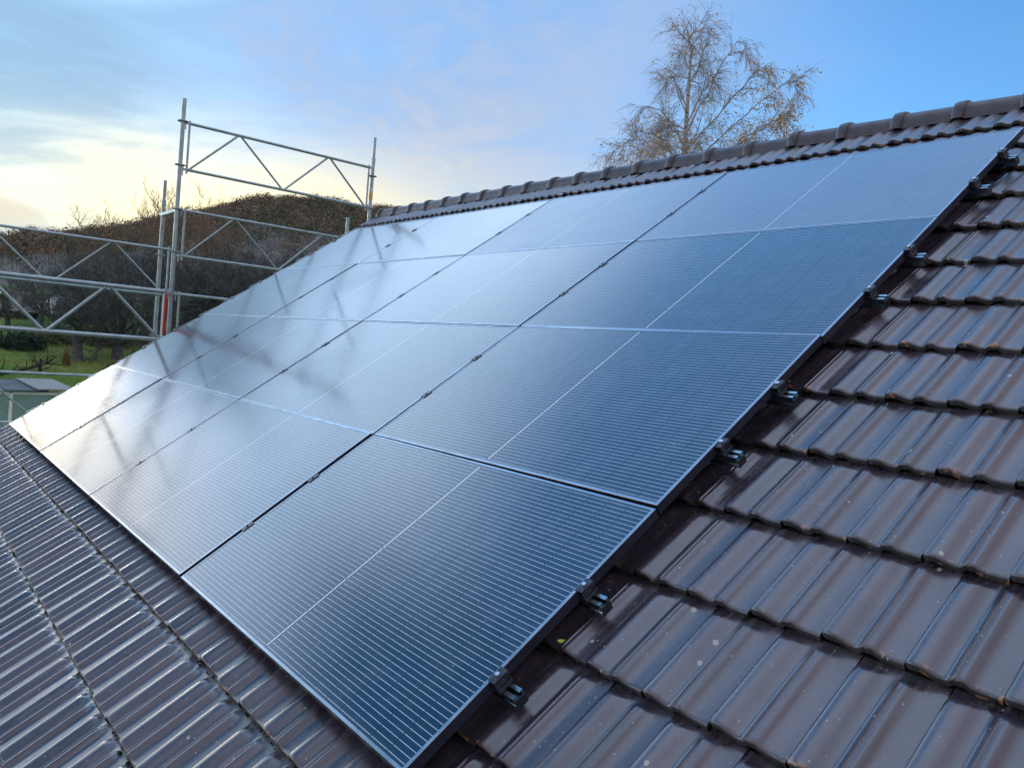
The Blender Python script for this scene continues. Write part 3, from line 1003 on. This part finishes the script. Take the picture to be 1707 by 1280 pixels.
# ------------------------------------------------------------------ greenhouse
def greenhouse():
    a = radians(172.15)
    ctr = spot(172.15, 19.0)
    e = empty("greenhouse", ctr, (0, 0, a + pi + 0.30))   # local +x looks back at the viewpoint, +y runs to the picture's right
    Hh, Wd, Dp = 2.68, 2.9, 1.2
    m, N, b = material("greenhouse_glass")
    N.put(b.inputs['Base Color'], (0.55, 0.72, 0.72))
    b.inputs['Transmission Weight'].default_value = 0.75
    b.inputs['Roughness'].default_value = 0.12
    b.inputs['IOR'].default_value = 1.05
    b.inputs['Specular IOR Level'].default_value = 0.6
    fr = MB()
    t = 0.03
    y0, y1 = 0.50 - Wd, 0.50
    for (x, y) in ((0, y0), (0, y1 - .86), (0, y1 - 1.7), (0, y1), (-Dp, y0), (-Dp, y1), (-Dp, y1 - .86), (-Dp, y1 - 1.7)):
        fr.box((x - t, y - t, 0), (x + t, y + t, Hh - t))
    for z in (0.03, 1.15, Hh - t):
        for x in (0, -Dp):
            for q0, q1 in ((y0, y1 - 1.7), (y1 - 1.7, y1 - .86), (y1 - .86, y1)):
                fr.box((x - t * .9, q0 + t, z - t * .9), (x + t * .9, q1 - t, z + t * .9))
        for y in (y0, y1):
            fr.box((-Dp + t, y - t * .9, z - t * .9), (-t, y + t * .9, z + t * .9))
    fr.build("frame", M_WHITE, e)
    g = MB()
    for q0, q1 in ((y0, y1 - 1.7), (y1 - 1.7, y1 - .86), (y1 - .86, y1)):
        g.box((-.004, q0 + t, .06), (.004, q1 - t, Hh - .06))
        g.box((-Dp - .004, q0 + t, .06), (-Dp + .004, q1 - t, Hh - .06))
    g.box((-Dp + t, y0 - .004, .06), (-t, y0 + .004, Hh - .06))
    g.box((-Dp + t, y1 - .004, .06), (-t, y1 + .004, Hh - .06))
    g.build("glass", m, e)
    rf = MB()
    rm = simple("greenhouse_roof_sheet", (0.055, 0.075, 0.085), 0.75, 0.0, 0.2, 2, spec=0.2)
    for k, (q0, q1) in enumerate(((y0 - .1, y0 + .8), (y0 + .815, y1 - 1.0), (y1 - .985, y1 - .2))):
        rf.extrude([(0.12, Hh + .01), (0.12, Hh + .035), (-Dp - .1, Hh + .155), (-Dp - .1, Hh + .13)], (0, q0, 0), (0, q1 - q0, 0), (1, 0, 0), (0, 0, 1))
    rf.build("roof", rm, e)
    vt = MB()
    vt.extrude([(0.16, Hh + .05), (0.16, Hh + .075), (-Dp - .1, Hh + .185), (-Dp - .1, Hh + .16)], (0, y1 - .42, 0), (0, .74, 0), (1, 0, 0), (0, 0, 1))
    tag(vt.build("roof_vent", simple("pale_roof_sheet", (0.20, 0.22, 0.21), 0.75, 0, 0.1, 2, spec=0.2), e), "paler roof sheet sticking out past the end wall")
    # tomato-like plants and a dark bench inside
    rg = np.random.default_rng(2)
    n = 700
    c = np.stack([rg.uniform(-1.0, -.2, n), rg.uniform(y0 + .3, y1 - .3, n), rg.uniform(.3, 1.9, n)], -1)
    c[:, :2] += 0.1 * np.sin(c[:, 2:] * 5)
    V = (c[:, None, :] + rg.normal(0, .07, (n, 3, 3))).reshape(-1, 3)
    me = npmesh("plants", V, np.arange(len(V)).reshape(-1, 3))
    attr(me, 'species', np.repeat(rg.uniform(0, 1, n), 3))
    o = obj("pot_plants", me, mat_attr_ramp("plant_leaf", [(0, (.02, .05, .025)), (.5, (.05, .11, .05)), (1, (.12, .2, .09))], 0.6), None)
    o.location, o.rotation_euler = e.location, e.rotation_euler
    tag(o, "leafy green plants growing inside the glass greenhouse", "plants", kind='stuff')
    tag(e, "white framed glass greenhouse with grey sheet roof in the garden below", "greenhouse")


greenhouse()

# ------------------------------------------------------------------ the house and its tiled roof
GAUGE, TW = 0.338, 0.2
X0, X1 = -0.65, 10.45
K0, K1 = -5, 14
NOSE0 = -0.145
HPAN = -0.114
YR_W, = (4.14,)                                   # ridge line, world Y
ZR_W = 4.963 * S35 - 0.13 * C35                   # roof planes meet here


def tile_profile(u):
    x = [0.0, .004, .012, .022, .032, .042, .054, .066, .078, .088, .095, .101, .107, .112, .118, .125, .134, .145, .158, .172, .186, .196, .2]
    z = [.0085, .0126, .0154, .0170, .0171, .0150, .0098, .0044, .0010, .0014, .0060, .0132, .0162, .0138, .0161, .0150, .0084, .0026, .0008, .0004, .0004, .0007, .0010]
    return np.interp(u, x, z)


US = np.array([0.0019, .004, .012, .022, .032, .042, .054, .066, .078, .088, .095, .101, .107, .112, .118, .125, .134, .145, .158, .172, .186, .195, .1982])
VS = np.array([0.0, .0025, .007, .016, .05, .12, .2, .262, .284, .296, .304, .311, .318, .326, .348])


def tile_grid(us):
    """vertices of one tile in (u, v, h), its quads and the per-vertex data"""
    prof = tile_profile(us)
    pan = np.interp(us, [0, .2], [0.0, 0.0]) + 0.0012
    nu, nv = len(us), len(VS)
    rise = np.interp(VS, [0, .262, .284, .296, .304, .311, .318, .326, .4], [1, 1, .985, .93, .82, .62, .34, .05, 0.0])
    tilt = np.interp(VS, [0, GAUGE, .4], [0.025, 0.0, -.003])
    nose = np.interp(VS, [0, .0025, .007, .016, 1], [-.0060, -.0022, -.0004, 0, 0])
    U, Vv = np.meshgrid(us, VS, indexing='ij')
    # heads of the rolls narrow a little as they close
    Z = pan[:, None] + (prof - pan)[:, None] * rise[None, :] + tilt[None, :] + nose[None, :]
    cr_ = 0.013                                             # rounded lower left corner
    cut = cr_ - np.sqrt(np.maximum(0, cr_ ** 2 - np.maximum(0, cr_ - us) ** 2))
    if us[0] > 0.05:
        cut = cut * 0
    Vv = Vv + cut[:, None] * np.clip(1 - Vv / 0.03, 0, 1)
    grid = np.stack([U, Vv, Z], -1)
    roll = np.clip((prof - .002) / .015, 0, 1)[:, None] * rise[None, :]
    # skirts: nose face, both side faces
    nose_s = np.stack([us, 0.002 + cut, Z[:, 0] - 0.017], -1)[:, None, :]
    g = np.concatenate([nose_s, grid], 1)
    rl = np.concatenate([roll[:, :1] * 0, roll], 1)
    left = g[:1].copy(); left[..., 2] -= 0.016; left[..., 0] += 0.0003
    right = g[-1:].copy(); right[..., 2] -= 0.012; right[..., 0] -= 0.0003
    g = np.concatenate([left, g, right], 0)
    rl = np.concatenate([rl[:1] * 0, rl, rl[-1:] * 0], 0)
    a, b_ = g.shape[:2]
    i = np.arange(a - 1)[:, None]
    j = np.arange(b_ - 1)[None, :]
    q = np.stack([i * b_ + j, (i + 1) * b_ + j, (i + 1) * b_ + j + 1, i * b_ + j + 1], -1).reshape(-1, 4)
    return g.reshape(-1, 3), q, rl.ravel()


def tile_slope(kmax, rg):
    full, half_l = tile_grid(US), tile_grid(np.concatenate([[0.1005], US[US > 0.1005]]))
    Vs, Fs, T, UP, RL = [], [], [], [], []
    off = 0
    for k in range(K0, kmax + 1):
        y = NOSE0 + k * GAUGE
        x = X0 - (0.10 if k % 2 == 0 else 0.0)
        first = True
        while x < X1 - 0.05:
            g, q, rl = half_l if (first and k % 2 == 0) else full
            p = g.copy()
            ang = rg.normal(0, 0.0035)
            du, dv = p[:, 0] - .1, p[:, 1] - .15
            p[:, 0] = x + .1 + du - ang * dv + rg.normal(0, .0005)
            p[:, 1] = y + .15 + dv + ang * du + rg.normal(0, .0024)
            p[:, 2] += HPAN - 0.0135 + rg.normal(0, .0009) + du * rg.normal(0, .010) + dv * rg.normal(0, .004)
            Vs.append(p)
            Fs.append(q + off)
            off += len(p)
            T.append(np.full(len(p), rg.uniform()))
            UP.append(g[:, 1])
            RL.append(rl)
            x += TW
            first = False
    return np.concatenate(Vs), np.concatenate(Fs), np.concatenate(T), np.concatenate(UP), np.concatenate(RL)


house = empty("house", (4.9, 2.0, -4.2))
HL = Vector(house.location)
rgR = np.random.default_rng(42)
V, F, T, UP, RL = tile_slope(K1, rgR)
Wv = np.stack([V[:, 0], V[:, 1] * C35 - V[:, 2] * S35, V[:, 1] * S35 + V[:, 2] * C35], -1)
# underlay of both slopes, and a plain tiled far slope mirrored about the ridge
half = np.isin(np.arange(len(V)), np.arange(len(V)))
Wb = Wv.copy()
Wb[:, 1] = 2 * YR_W - Wb[:, 1]
Wb[:, 0] = X0 + X1 - Wb[:, 0]
allv = np.concatenate([Wv, Wb]) - np.array(HL)
allf = np.concatenate([F, F + len(V)])
me = npmesh("roof", allv, allf, 42)
attr(me, 'tint', np.concatenate([T, T]))
attr(me, 'up', np.concatenate([UP, UP]))
attr(me, 'roll', np.concatenate([RL, RL]))
fa = me.attributes.new('flat', 'FLOAT_VECTOR', 'POINT')
fa.data.foreach_set('vector', np.concatenate([V, V]).astype(np.float32).ravel())
roof = obj("roof", me, M_TILE, house)
roof['label'] = "purple-brown glazed clay tiles in staggered courses with lichen spots"
def moss():
    """crumbs of moss and grit caught along the laps"""
    rg = np.random.default_rng(8)
    Vs, Fs = [], []
    base = np.array([[1, 0, 0], [-1, 0, 0], [0, 1, 0], [0, -1, 0], [0, 0, 1], [0, 0, -1]], float)
    tri = np.array([[0, 2, 4], [2, 1, 4], [1, 3, 4], [3, 0, 4], [2, 0, 5], [1, 2, 5], [3, 1, 5], [0, 3, 5]])
    off = 0
    for k in range(K0, K1 + 1):
        y = NOSE0 + k * GAUGE
        n = 620
        x = rg.uniform(X0 + .05, X1 - .05, n)
        keep = (np.sin(x * 9 + k * 3) + np.sin(x * 23 + k) + rg.normal(0, .9, n)) > 0.1
        for xx in x[keep]:
            sz = rg.uniform(.0022, .0062) * (1 + (rg.uniform() > .93) * 1.0)
            p = base * sz * rg.uniform(.6, 1.4, (6, 3))
            Vs.append(p + np.array([xx, y + rg.normal(-.004, .0045), HPAN - .0095 + rg.uniform(-.001, .006)]))
            Fs.append(tri + off)
            off += 6
    v = np.concatenate(Vs)
    w = np.stack([v[:, 0], v[:, 1] * C35 - v[:, 2] * S35, v[:, 1] * S35 + v[:, 2] * C35], -1) - np.array(HL)
    o = obj("moss", npmesh("moss", w, np.concatenate(Fs)), simple("dry_moss", (0.022, 0.021, 0.015), 0.95, 0, 0.6, 40), roof)
    tag(o, "dark crumbs of moss along the tile laps", kind='stuff')


moss()
# deck under the tiles and the walls below
mb = MB()
ey = NOSE0 + K0 * GAUGE + 0.02
e0 = roof_pt(0, ey, HPAN - 0.035)
r0_ = Vector((0, YR_W, e0.z + (YR_W - e0.y) * S35 / C35))
prof = [(e0.y, e0.z), (r0_.y, r0_.z), (2 * YR_W - e0.y, e0.z), (2 * YR_W - e0.y, e0.z - .05), (r0_.y, r0_.z - .06), (e0.y, e0.z - .05)]
mb.extrude([(a - HL.y, b_ - HL.z) for a, b_ in prof], (X0 + 0.012 - HL.x, 0, 0), (X1 - X0 - 0.024, 0, 0), (0, 1, 0), (0, 0, 1))
mb.build("roof_deck", M_UNDER, house)
mb = MB()
wy0, wy1 = e0.y + 0.45, 2 * YR_W - e0.y - 0.45
zt = lambda y: e0.z + (YR_W - e0.y - abs(y - YR_W)) * S35 / C35 - 0.075
prof = [(wy0, -4.6), (wy0, zt(wy0)), (YR_W, zt(YR_W)), (wy1, zt(wy1)), (wy1, -4.6)]
mb.extrude([(a - HL.y, b_ - HL.z) for a, b_ in prof], (X0 + 0.28 - HL.x, 0, 0), (X1 - X0 - 0.56, 0, 0), (0, 1, 0), (0, 0, 1))
mb.build("wall", M_PLASTER, house)
tag(house, "house under a steep purple-brown clay tile roof carrying the solar array", "house")


M_RIDGE = simple("ridge_clay", (0.050, 0.042, 0.048), 0.42, 0.0, 0.35, 14, 0.25)


def ridge_tiles():
    mb = MB()
    L, ov = 0.376, 0.05
    sec = [(-.104, -.118), (-.100, -.085), (-.090, -.048), (-.070, -.020), (-.040, -.004), (0, .002), (.040, -.004), (.070, -.020), (.090, -.048), (.100, -.085), (.104, -.118)]
    # stations along the tile: collar at the low-x end, then the barrel
    st = [(0.0, 1.11, .008), (0.005, 1.16, .013), (0.016, 1.19, .017), (0.060, 1.20, .018), (0.070, 1.17, .014), (0.076, 1.05, .003), (0.10, 1.03, .002), (L + ov, 0.95, -.005)]
    vs, fs = [], []
    m = len(sec)
    for x, s, lift in st:
        for a, b_ in sec:
            vs.append((x, a * s, b_ * (0.5 + 0.5 * s) + lift))
    for i in range(len(st) - 1):
        for j in range(m - 1):
            fs.append((i * m + j, (i + 1) * m + j, (i + 1) * m + j + 1, i * m + j + 1))
    o = len(vs)                                         # inner skin, for thickness at the ends
    for x, s, lift in (st[0], st[-1]):
        for a, b_ in sec:
            vs.append((x, a * s * .87, b_ * (0.5 + 0.5 * s) + lift - .014))
    for e_, st_i in ((0, 0), (1, len(st) - 1)):
        for j in range(m - 1):
            q = (st_i * m + j, st_i * m + j + 1, o + e_ * m + j + 1, o + e_ * m + j)
            fs.append(q)
    mb.add(vs, fs)
    me = mb.mesh("ridge_tile", 38)
    nvt = len(me.vertices)
    rg = random.Random(4)
    metas = []
    x = -0.62
    while x < X1 - 0.2:
        m2 = me.copy()
        attr(m2, 'tint', np.full(nvt, rg.random()))
        attr(m2, 'up', np.full(nvt, 0.1))
        attr(m2, 'roll', np.full(nvt, 0.6))
        o_ = obj("ridge_tile", m2, M_RIDGE, roof)
        o_.location = Vector((x, YR_W + rg.gauss(0, .003), ZR_W + 0.068 + rg.gauss(0, .003))) - HL
        o_.rotation_euler = (rg.gauss(0, .012), rg.gauss(0, .008), rg.gauss(0, .006))
        x += L


ridge_tiles()

# ------------------------------------------------------------------ solar array
CPX, RPY = 1.78915, 1.045
FH = 0.035


def panel_meshes():
    fr, sd = MB(), MB()
    fw = 0.0105
    # frame: four mitred bars, each a top face strip and an inner lip; outer sides in their own mesh part
    o = [(0, 0), (PW, 0), (PW, PH), (0, PH)]
    i_ = [(fw, fw), (PW - fw, fw), (PW - fw, PH - fw), (fw, PH - fw)]
    b = 0.0012
    vs, fs = [], []
    for (x, y) in o:
        sx, sy = (1 if x == 0 else -1), (1 if y == 0 else -1)
        vs += [(x, y, -FH), (x, y, -b), (x + sx * b, y + sy * b, 0)]
    for (x, y) in i_:
        vs += [(x, y, 0), (x, y, -.0025)]
    lo = [(0.025, 0.025), (PW - .025, .025), (PW - .025, PH - .025), (.025, PH - .025)]
    for (x, y) in lo:
        vs += [(x, y, -FH)]
    for k in range(4):
        k2 = (k + 1) % 4
        fs.append((k * 3 + 1, k2 * 3 + 1, k2 * 3 + 2, k * 3 + 2))
        fs.append((k * 3 + 2, k2 * 3 + 2, 12 + k2 * 2, 12 + k * 2))
        fs.append((12 + k * 2, 12 + k2 * 2, 12 + k2 * 2 + 1, 12 + k * 2 + 1))
    fr.add(vs, fs)
    fs2 = []
    for k in range(4):
        k2 = (k + 1) % 4
        fs2.append((k * 3, k2 * 3, k2 * 3 + 1, k * 3 + 1))
        fs2.append((20 + k, 20 + k2, k2 * 3, k * 3))
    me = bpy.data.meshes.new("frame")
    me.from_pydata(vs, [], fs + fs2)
    me.materials.append(M_FRAME_LIT_TOP)
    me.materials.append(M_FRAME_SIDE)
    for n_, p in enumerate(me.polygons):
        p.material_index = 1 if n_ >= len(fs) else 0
    me.update()
    gl = MB()
    gl.box((fw - .001, fw - .001, -.006), (PW - fw + .001, PH - fw + .001, -.0012))
    gme = gl.mesh("solar_glass")
    bk = MB()
    bk.box((fw, fw, -.0085), (PW - fw, PH - fw, -.0065))
    return me, gme, bk.mesh("back_sheet")


fme, gme, bme = panel_meshes()
gme.materials.append(M_CELL)
gme2 = gme.copy()
gme2.materials.clear()
gme2.materials.append(M_CELL_SHEEN)
bme.materials.append(M_BLACK)
ROWN = ["lowest row", "second row up", "third row up", "top row"]
COLN = ["at the scaffold end", "third from the bare tiles", "second from the bare tiles", "nearest the bare tiles"]
rngP = random.Random(2)
for r in range(4):
    for c in range(4):
        ox, oy = c * CPX + (CPX - PW) / 2 - 0.004, r * RPY + (RPY - PH) / 2
        tl = rngP.gauss(0, 0.0022), rngP.gauss(0, 0.0018)
        e = empty("solar_panel", roof_pt(ox, oy, 0), (A35 + tl[0], tl[1], 0))
        obj("frame", fme, None, e)
        obj("solar_glass", gme2 if (r == 3 and c >= 2) else gme, None, e)
        obj("back_sheet", bme, None, e)
        tag(e, f"black framed solar panel in the {ROWN[r]}, {COLN[c]}", "solar panel", "solar panels on the roof")

RAIL_Y = [0.335, 0.690, 1.398, 1.756, 2.462, 2.823, 3.518, 3.868]
XR = 4 * CPX - (CPX - PW) / 2 - 0.004          # right edge of the array


def rails():
    mb = MB()
    w, h = 0.019, 0.040
    # aluminium section: open channel on top, two side grooves
    prof = [(-w, 0), (w, 0), (w, .010), (w - .004, .012), (w - .004, .018), (w, .020), (w, h), (.0065, h), (.0065, h - .003), (w - .003, h - .003), (w - .003, .024), (-w + .003, .024),
            (-w + .003, h - .003), (-.0065, h - .003), (-.0065, h), (-w, h), (-w, .020), (-w + .004, .018), (-w + .004, .012), (-w, .010)]
    Lr = XR + 0.066 + 0.075
    mb.extrude(prof, (-0.075, 0, 0), (Lr, 0, 0), (0, 1, 0), (0, 0, 1))
    rme = mb.mesh("profile")
    rme.materials.append(M_RAIL)
    cap = MB()
    cap.box((-.003, -w - .001, -.002), (0.0, w + .001, h - .012), 0.0008)
    cme = cap.mesh("end_cap")
    cme.materials.append(M_BLACK)
    # end clamp: block, upright and lip over the frame
    cl = MB()
    cl.box((0.001, -.026, .0), (.026, .026, .012), .001)
    cl.box((0.001, -.026, .012), (.0045, .026, FH + .0005), .0008)
    cl.box((0.018, -.026, .012), (.0215, .026, FH - .004), .0008)
    cl.box((-.008, -.026, FH + .0008), (.0225, .026, FH + .0038), .0008)
    clm = cl.mesh("end_clamp")
    clm.materials.append(M_BLACK)
    bo_ = MB()
    bo_.path([(0, 0, 0), (0, 0, .0065)], [.0072, .0072], 14)
    bo_.path([(0, 0, .0064), (0, 0, .0080)], [.0072, .0060], 14)
    bom = bo_.mesh("bolt", 40)
    bom.materials.append(M_STEEL)
    bmb = bom.copy()
    bmb.materials.clear()
    bmb.materials.append(M_BLACK)
    bmb.transform(Matrix.Scale(0.6, 4))
    sk = MB()
    sk.path([(0, 0, 0), (0, 0, .0004)], [.0032, .0032], 6)
    skm = sk.mesh("hex_socket")
    skm.materials.append(M_BLACK)
    mc = MB()
    mc.box((-.0150, -.028, FH + .0006), (.0150, .028, FH + .0028), .0006)
    mc.box((-.0085, -.030, .0), (-.0055, .030, FH + .0008))
    mc.box((.0055, -.030, .0), (.0085, .030, FH + .0008))
    mcm = mc.mesh("mid_clamp")
    mcm.materials.append(M_BLACK)
    hk = MB()
    hk.box((-.016, -.10, -.030), (.016, .03, -.024))
    hk.box((-.016, .024, -.024), (.016, .030, .0))
    hk.box((-.016, -.10, -.055), (.016, -.094, -.030))
    hkm = hk.mesh("roof_hook")
    hkm.materials.append(M_STEEL)
    names = ["lowest", "second", "third", "fourth", "fifth", "sixth", "seventh", "topmost"]
    for i, y in enumerate(RAIL_Y):
        hb = -FH - h - .001
        e = empty("mounting_rail", roof_pt(0, y, hb), (A35, 0, 0))
        obj("profile", rme, None, e)
        obj("end_cap", cme, None, e, (XR + .066 + .0035, 0, .001))
        c = obj("end_clamp", clm, None, e, (XR, 0, h + .001))
        b_ = obj("bolt", bom, None, c, (.0095, 0, FH + .0040))
        c2 = obj("end_clamp", clm, None, e, (-.004 + (CPX - PW) / 2, 0, h + .001))
        c2.rotation_euler = (0, 0, pi)
        obj("bolt", bom, None, c2, (.0095, 0, FH + .0040))
        for k in (1, 2, 3):
            m_ = obj("mid_clamp", mcm, None, e, (k * CPX - .004, 0, h + .001))
            obj("bolt", bmb, None, m_, (0, 0, FH + .0029))
        for k in range(7):
            obj("roof_hook", hkm, None, e, (0.45 + k * 1.1, 0, 0))
        tag(e, f"aluminium rail poking out past the array edge beside the tiles, {names[i]} of the eight", "mounting rail", "rails under the solar panels")


rails()

# ------------------------------------------------------------------ leaves lying on the tiles
def fallen_leaf(x, y, h, size, rot, col, label):
    mb = MB()
    out = [(-1, 0), (-.6, .42), (0, .55), (.55, .38), (1, 0), (.55, -.38), (0, -.55), (-.6, -.42)]
    vs = [(0, 0, .0012)] + [(a * size, b_ * size, .004 * a * a) for a, b_ in out]
    n = len(out)
    fs = [(0, 1 + i, 1 + (i + 1) % n) for i in range(n)]
    lo = len(vs)
    vs += [(p[0], p[1], p[2] - .0008) for p in vs]
    fs += [(lo, lo + 1 + (i + 1) % n, lo + 1 + i) for i in range(n)]
    fs += [(1 + i, lo + 1 + i, lo + 1 + (i + 1) % n, 1 + (i + 1) % n) for i in range(n)]
    mb.add(vs, fs)
    o = mb.build("fallen_leaf", col, None, roof_pt(x, y, h), smooth=30)
    o.rotation_euler = Matrix.Rotation(A35, 3, 'X').to_euler()
    o.rotation_euler = (Matrix.Rotation(A35, 3, 'X') @ Matrix.Rotation(rot, 3, 'Z')).to_euler()
    tag(o, label, "leaf", "small leaves on the tiles")


# ------------------------------------------------------------------ scaffold
XI, XO = -0.85, -1.58
TR = 0.0242


def post(x, y, z0, z1, label, spigot=None, rings=(), mat=None, band=None):
    e = empty("scaffold_post", (x, y, z0))
    mb = MB()
    top = spigot if spigot else z1
    mb.hollow((0, 0, 0), (0, 0, top - z0), TR)
    mb.build("tube", mat or M_GALV, e, smooth=40)
    if spigot:
        mb = MB()
        mb.hollow((0, 0, top - z0 - .02), (0, 0, z1 - z0), TR * .78)
        mb.path([(0, 0, top - z0 - .06), (0, 0, top - z0 + .008)], [TR * 1.14, TR * 1.1], 14)
        mb.build("spigot", mat or M_GALV, e, smooth=40)
    for z in rings:
        mb = MB()
        n = 20
        for zz, rr in ((z - z0 - .0045, .060), (z - z0 + .0045, .060)):
            pass
        ring = []
        for k in range(n):
            t = 2 * pi * k / n
            ring.append((t, .061 - (.010 if k % 5 == 0 else 0)))
        vs = [(cos(t) * TR * .98, sin(t) * TR * .98, z - z0 - .0045) for t, _ in ring] + [(cos(t) * rr, sin(t) * rr, z - z0 - .0045) for t, rr in ring]
        vs += [(cos(t) * rr, sin(t) * rr, z - z0 + .0045) for t, rr in ring] + [(cos(t) * TR * .98, sin(t) * TR * .98, z - z0 + .0045) for t, _ in ring]
        fs = []
        for a in range(3):
            for k in range(n):
                k2 = (k + 1) % n
                fs.append((a * n + k, a * n + k2, (a + 1) * n + k2, (a + 1) * n + k))
        mb.add(vs, fs)
        mb.build("rosette", mat or M_GALV, e)
    if band:
        for (za, zb, m_) in band:
            mb = MB()
            mb.path([(0, 0, za - z0), (0, 0, zb - z0)], [TR + .0015, TR + .0015], 14)
            mb.build("sticker", m_, e, smooth=40)
    return tag(e, label, "scaffold post", "scaffold posts at the gable")


RZS = [3.385, 2.890, 2.39, 1.905, 1.415, 0.925, 0.435, -0.05]
RLOW = [-0.54, -1.03, -1.52, -2.01, -2.5, -2.99, -3.48]
GZ = -4.22
post(XI, 1.61, GZ, 3.64, "tallest scaffold post at the roof verge, dark against the sky at its top", rings=RZS + RLOW[:2])
post(XO, 1.655, GZ, 2.81, "shorter scaffold post with a narrow spigot top close behind the tallest post", spigot=2.56, rings=[1.905, 0.925, -0.05], mat=M_GALV_DULL)
post(XI, 4.055, GZ, 3.78, "scaffold post with a narrow top and yellow sticker at the ridge end", spigot=3.50, rings=[3.27, 2.845, 2.39, 1.905, 1.415, 0.925], band=[(2.955, 3.05, M_YEL), (3.06, 3.11, M_WHITE)])
post(XO, 4.115, GZ, 2.79, "short scaffold post of which only the top shows below the ridge end", rings=[2.39, 1.905, 1.415], mat=M_GALV_DULL)
post(XI, -0.85, GZ, 2.05, "scaffold post at the eave corner, holding the far ends of the left guardrails", rings=RZS[3:], mat=M_GALV)
post(XO, -0.85, GZ, 2.05, "outer scaffold post at the eave corner, holding the far ends of the left guardrails", rings=RZS[3:], mat=M_GALV_DULL)


def lattice(y0, y1, zb, zt, x, label, rc=0.0165, rd=0.0105, re=0.013, mat=None, redend=None):
    """lattice guardrail lying in the plane x = const"""
    mat = mat or M_GALV
    e = empty("lattice_guardrail", (x, y0, zb))
    L, H = y1 - y0, zt - zb
    for nm, z in (("upper_chord", H), ("lower_chord", 0)):
        mb = MB()
        mb.tube((0, 0, z), (0, L, z), rc, sides=12)
        mb.build(nm, mat, e, smooth=40)
    for k, yy in enumerate((0.0, L)):
        mb = MB()
        mb.tube((0, yy, -.045), (0, yy, H + .03), re, sides=10)
        yo = -0.055 if k == 0 else 0.055
        for z in (0.0, H):                                  # wedge heads that hook on the rosettes
            mb.box((-.012, min(yy, yy + yo), z - .012), (.012, max(yy, yy + yo), z + .012), .002)
            mb.box((-.004, yy + yo * .75 - .006, z - .075), (.004, yy + yo * .75 + .006, z + .03), .001)
        mb.build("end_tube", mat, e, smooth=40)
    a, gap = 0.03, 0.022
    segs = [((a, .012), (L * .25 - gap, H - .012)), ((L * .25 + gap, H - .012), (L * .5 - gap, .012)), ((L * .5 + gap, .012), (L * .75 - gap, H - .012)), ((L * .75 + gap, H - .012), (L - a, .012))]
    for (ya, za), (yb, zb_) in segs:
        mb = MB()
        mb.tube((0, ya, za), (0, yb, zb_), rd, sides=10)
        mb.build("diagonal", mat, e, smooth=40)
    if redend is not None:
        mb = MB()
        yy = L + .012
        mb.box((.006, yy - .009, .07), (.022, yy + .019, H - .035), .002)
        o = mb.build("marker_strip", M_RED, e)
        o['label'] = "red strip along the end of the guardrail"
        mb = MB()
        mb.box((.006, yy - .024, .03), (.022, yy - .0095, H - .03), .002)
        mb.build("marker_strip", M_WHITE, e)['label'] = "white strip along the end of the guardrail"
    return tag(e, label, "scaffold guardrail", "lattice guardrails of the scaffold")


lattice(1.685, 3.998, 2.850, 3.376, XI, "highest lattice guardrail, standing dark against the sky between two posts", rc=.0175, rd=.0125)
lattice(1.70, 3.998, 1.863, 2.386, XI, "pale lattice guardrail below the highest one, in front of the dark hill", rc=.0150)
lattice(1.70, 3.998, 0.90, 1.424, XI, "lattice guardrail sinking behind the panels right of the tallest post", rc=.0150)
lattice(-0.79, 1.552, 1.392, 1.915, XI + .01, "slim lattice guardrail, upper one of those left of the tallest post", rc=.0145, rd=.0100)
lattice(-0.79, 1.515, 0.885, 1.432, XI + .07, "thick tubed lattice girder, middle one of those left of the tallest post", rc=.0235, rd=.0180, re=.0155, redend=True)
lattice(-0.79, 1.552, -0.085, 0.435, XI + .01, "lattice guardrail above the greenhouse, lowest of those left of the tallest post", rc=.0150)


def transom(y, z, label):
    e = empty("scaffold_transom", ((XI + XO) / 2, y, z))
    mb = MB()
    Lh = (XI - XO) / 2 - .03
    mb.box((-Lh, -.022, -.020), (Lh, .022, .020), .004)
    mb.build("beam", M_GALV, e)
    for s in (-1, 1):
        mb = MB()
        mb.extrude([(0, 0), (0, -.15), (.035, -.15), (.09, -.022), (.09, 0)], (s * (Lh + .006), -.004, -.0205), (0, .008, 0), (-s, 0, 0), (0, 0, 1))
        mb.build("gusset", M_RUST, e)
    return tag(e, label, "scaffold transom", "transoms of the scaffold")


transom(1.633, 2.385, "short transom with rusty gussets joining the tallest post to the one behind it")
transom(4.085, 2.39, "short transom joining the two posts at the ridge end")

fallen_leaf(7.155, 0.545, HPAN + 0.040, 0.012, 0.5, M_LEAF_GREEN, "bright yellow-green leaf lying on a tile joint beside the lower rails")
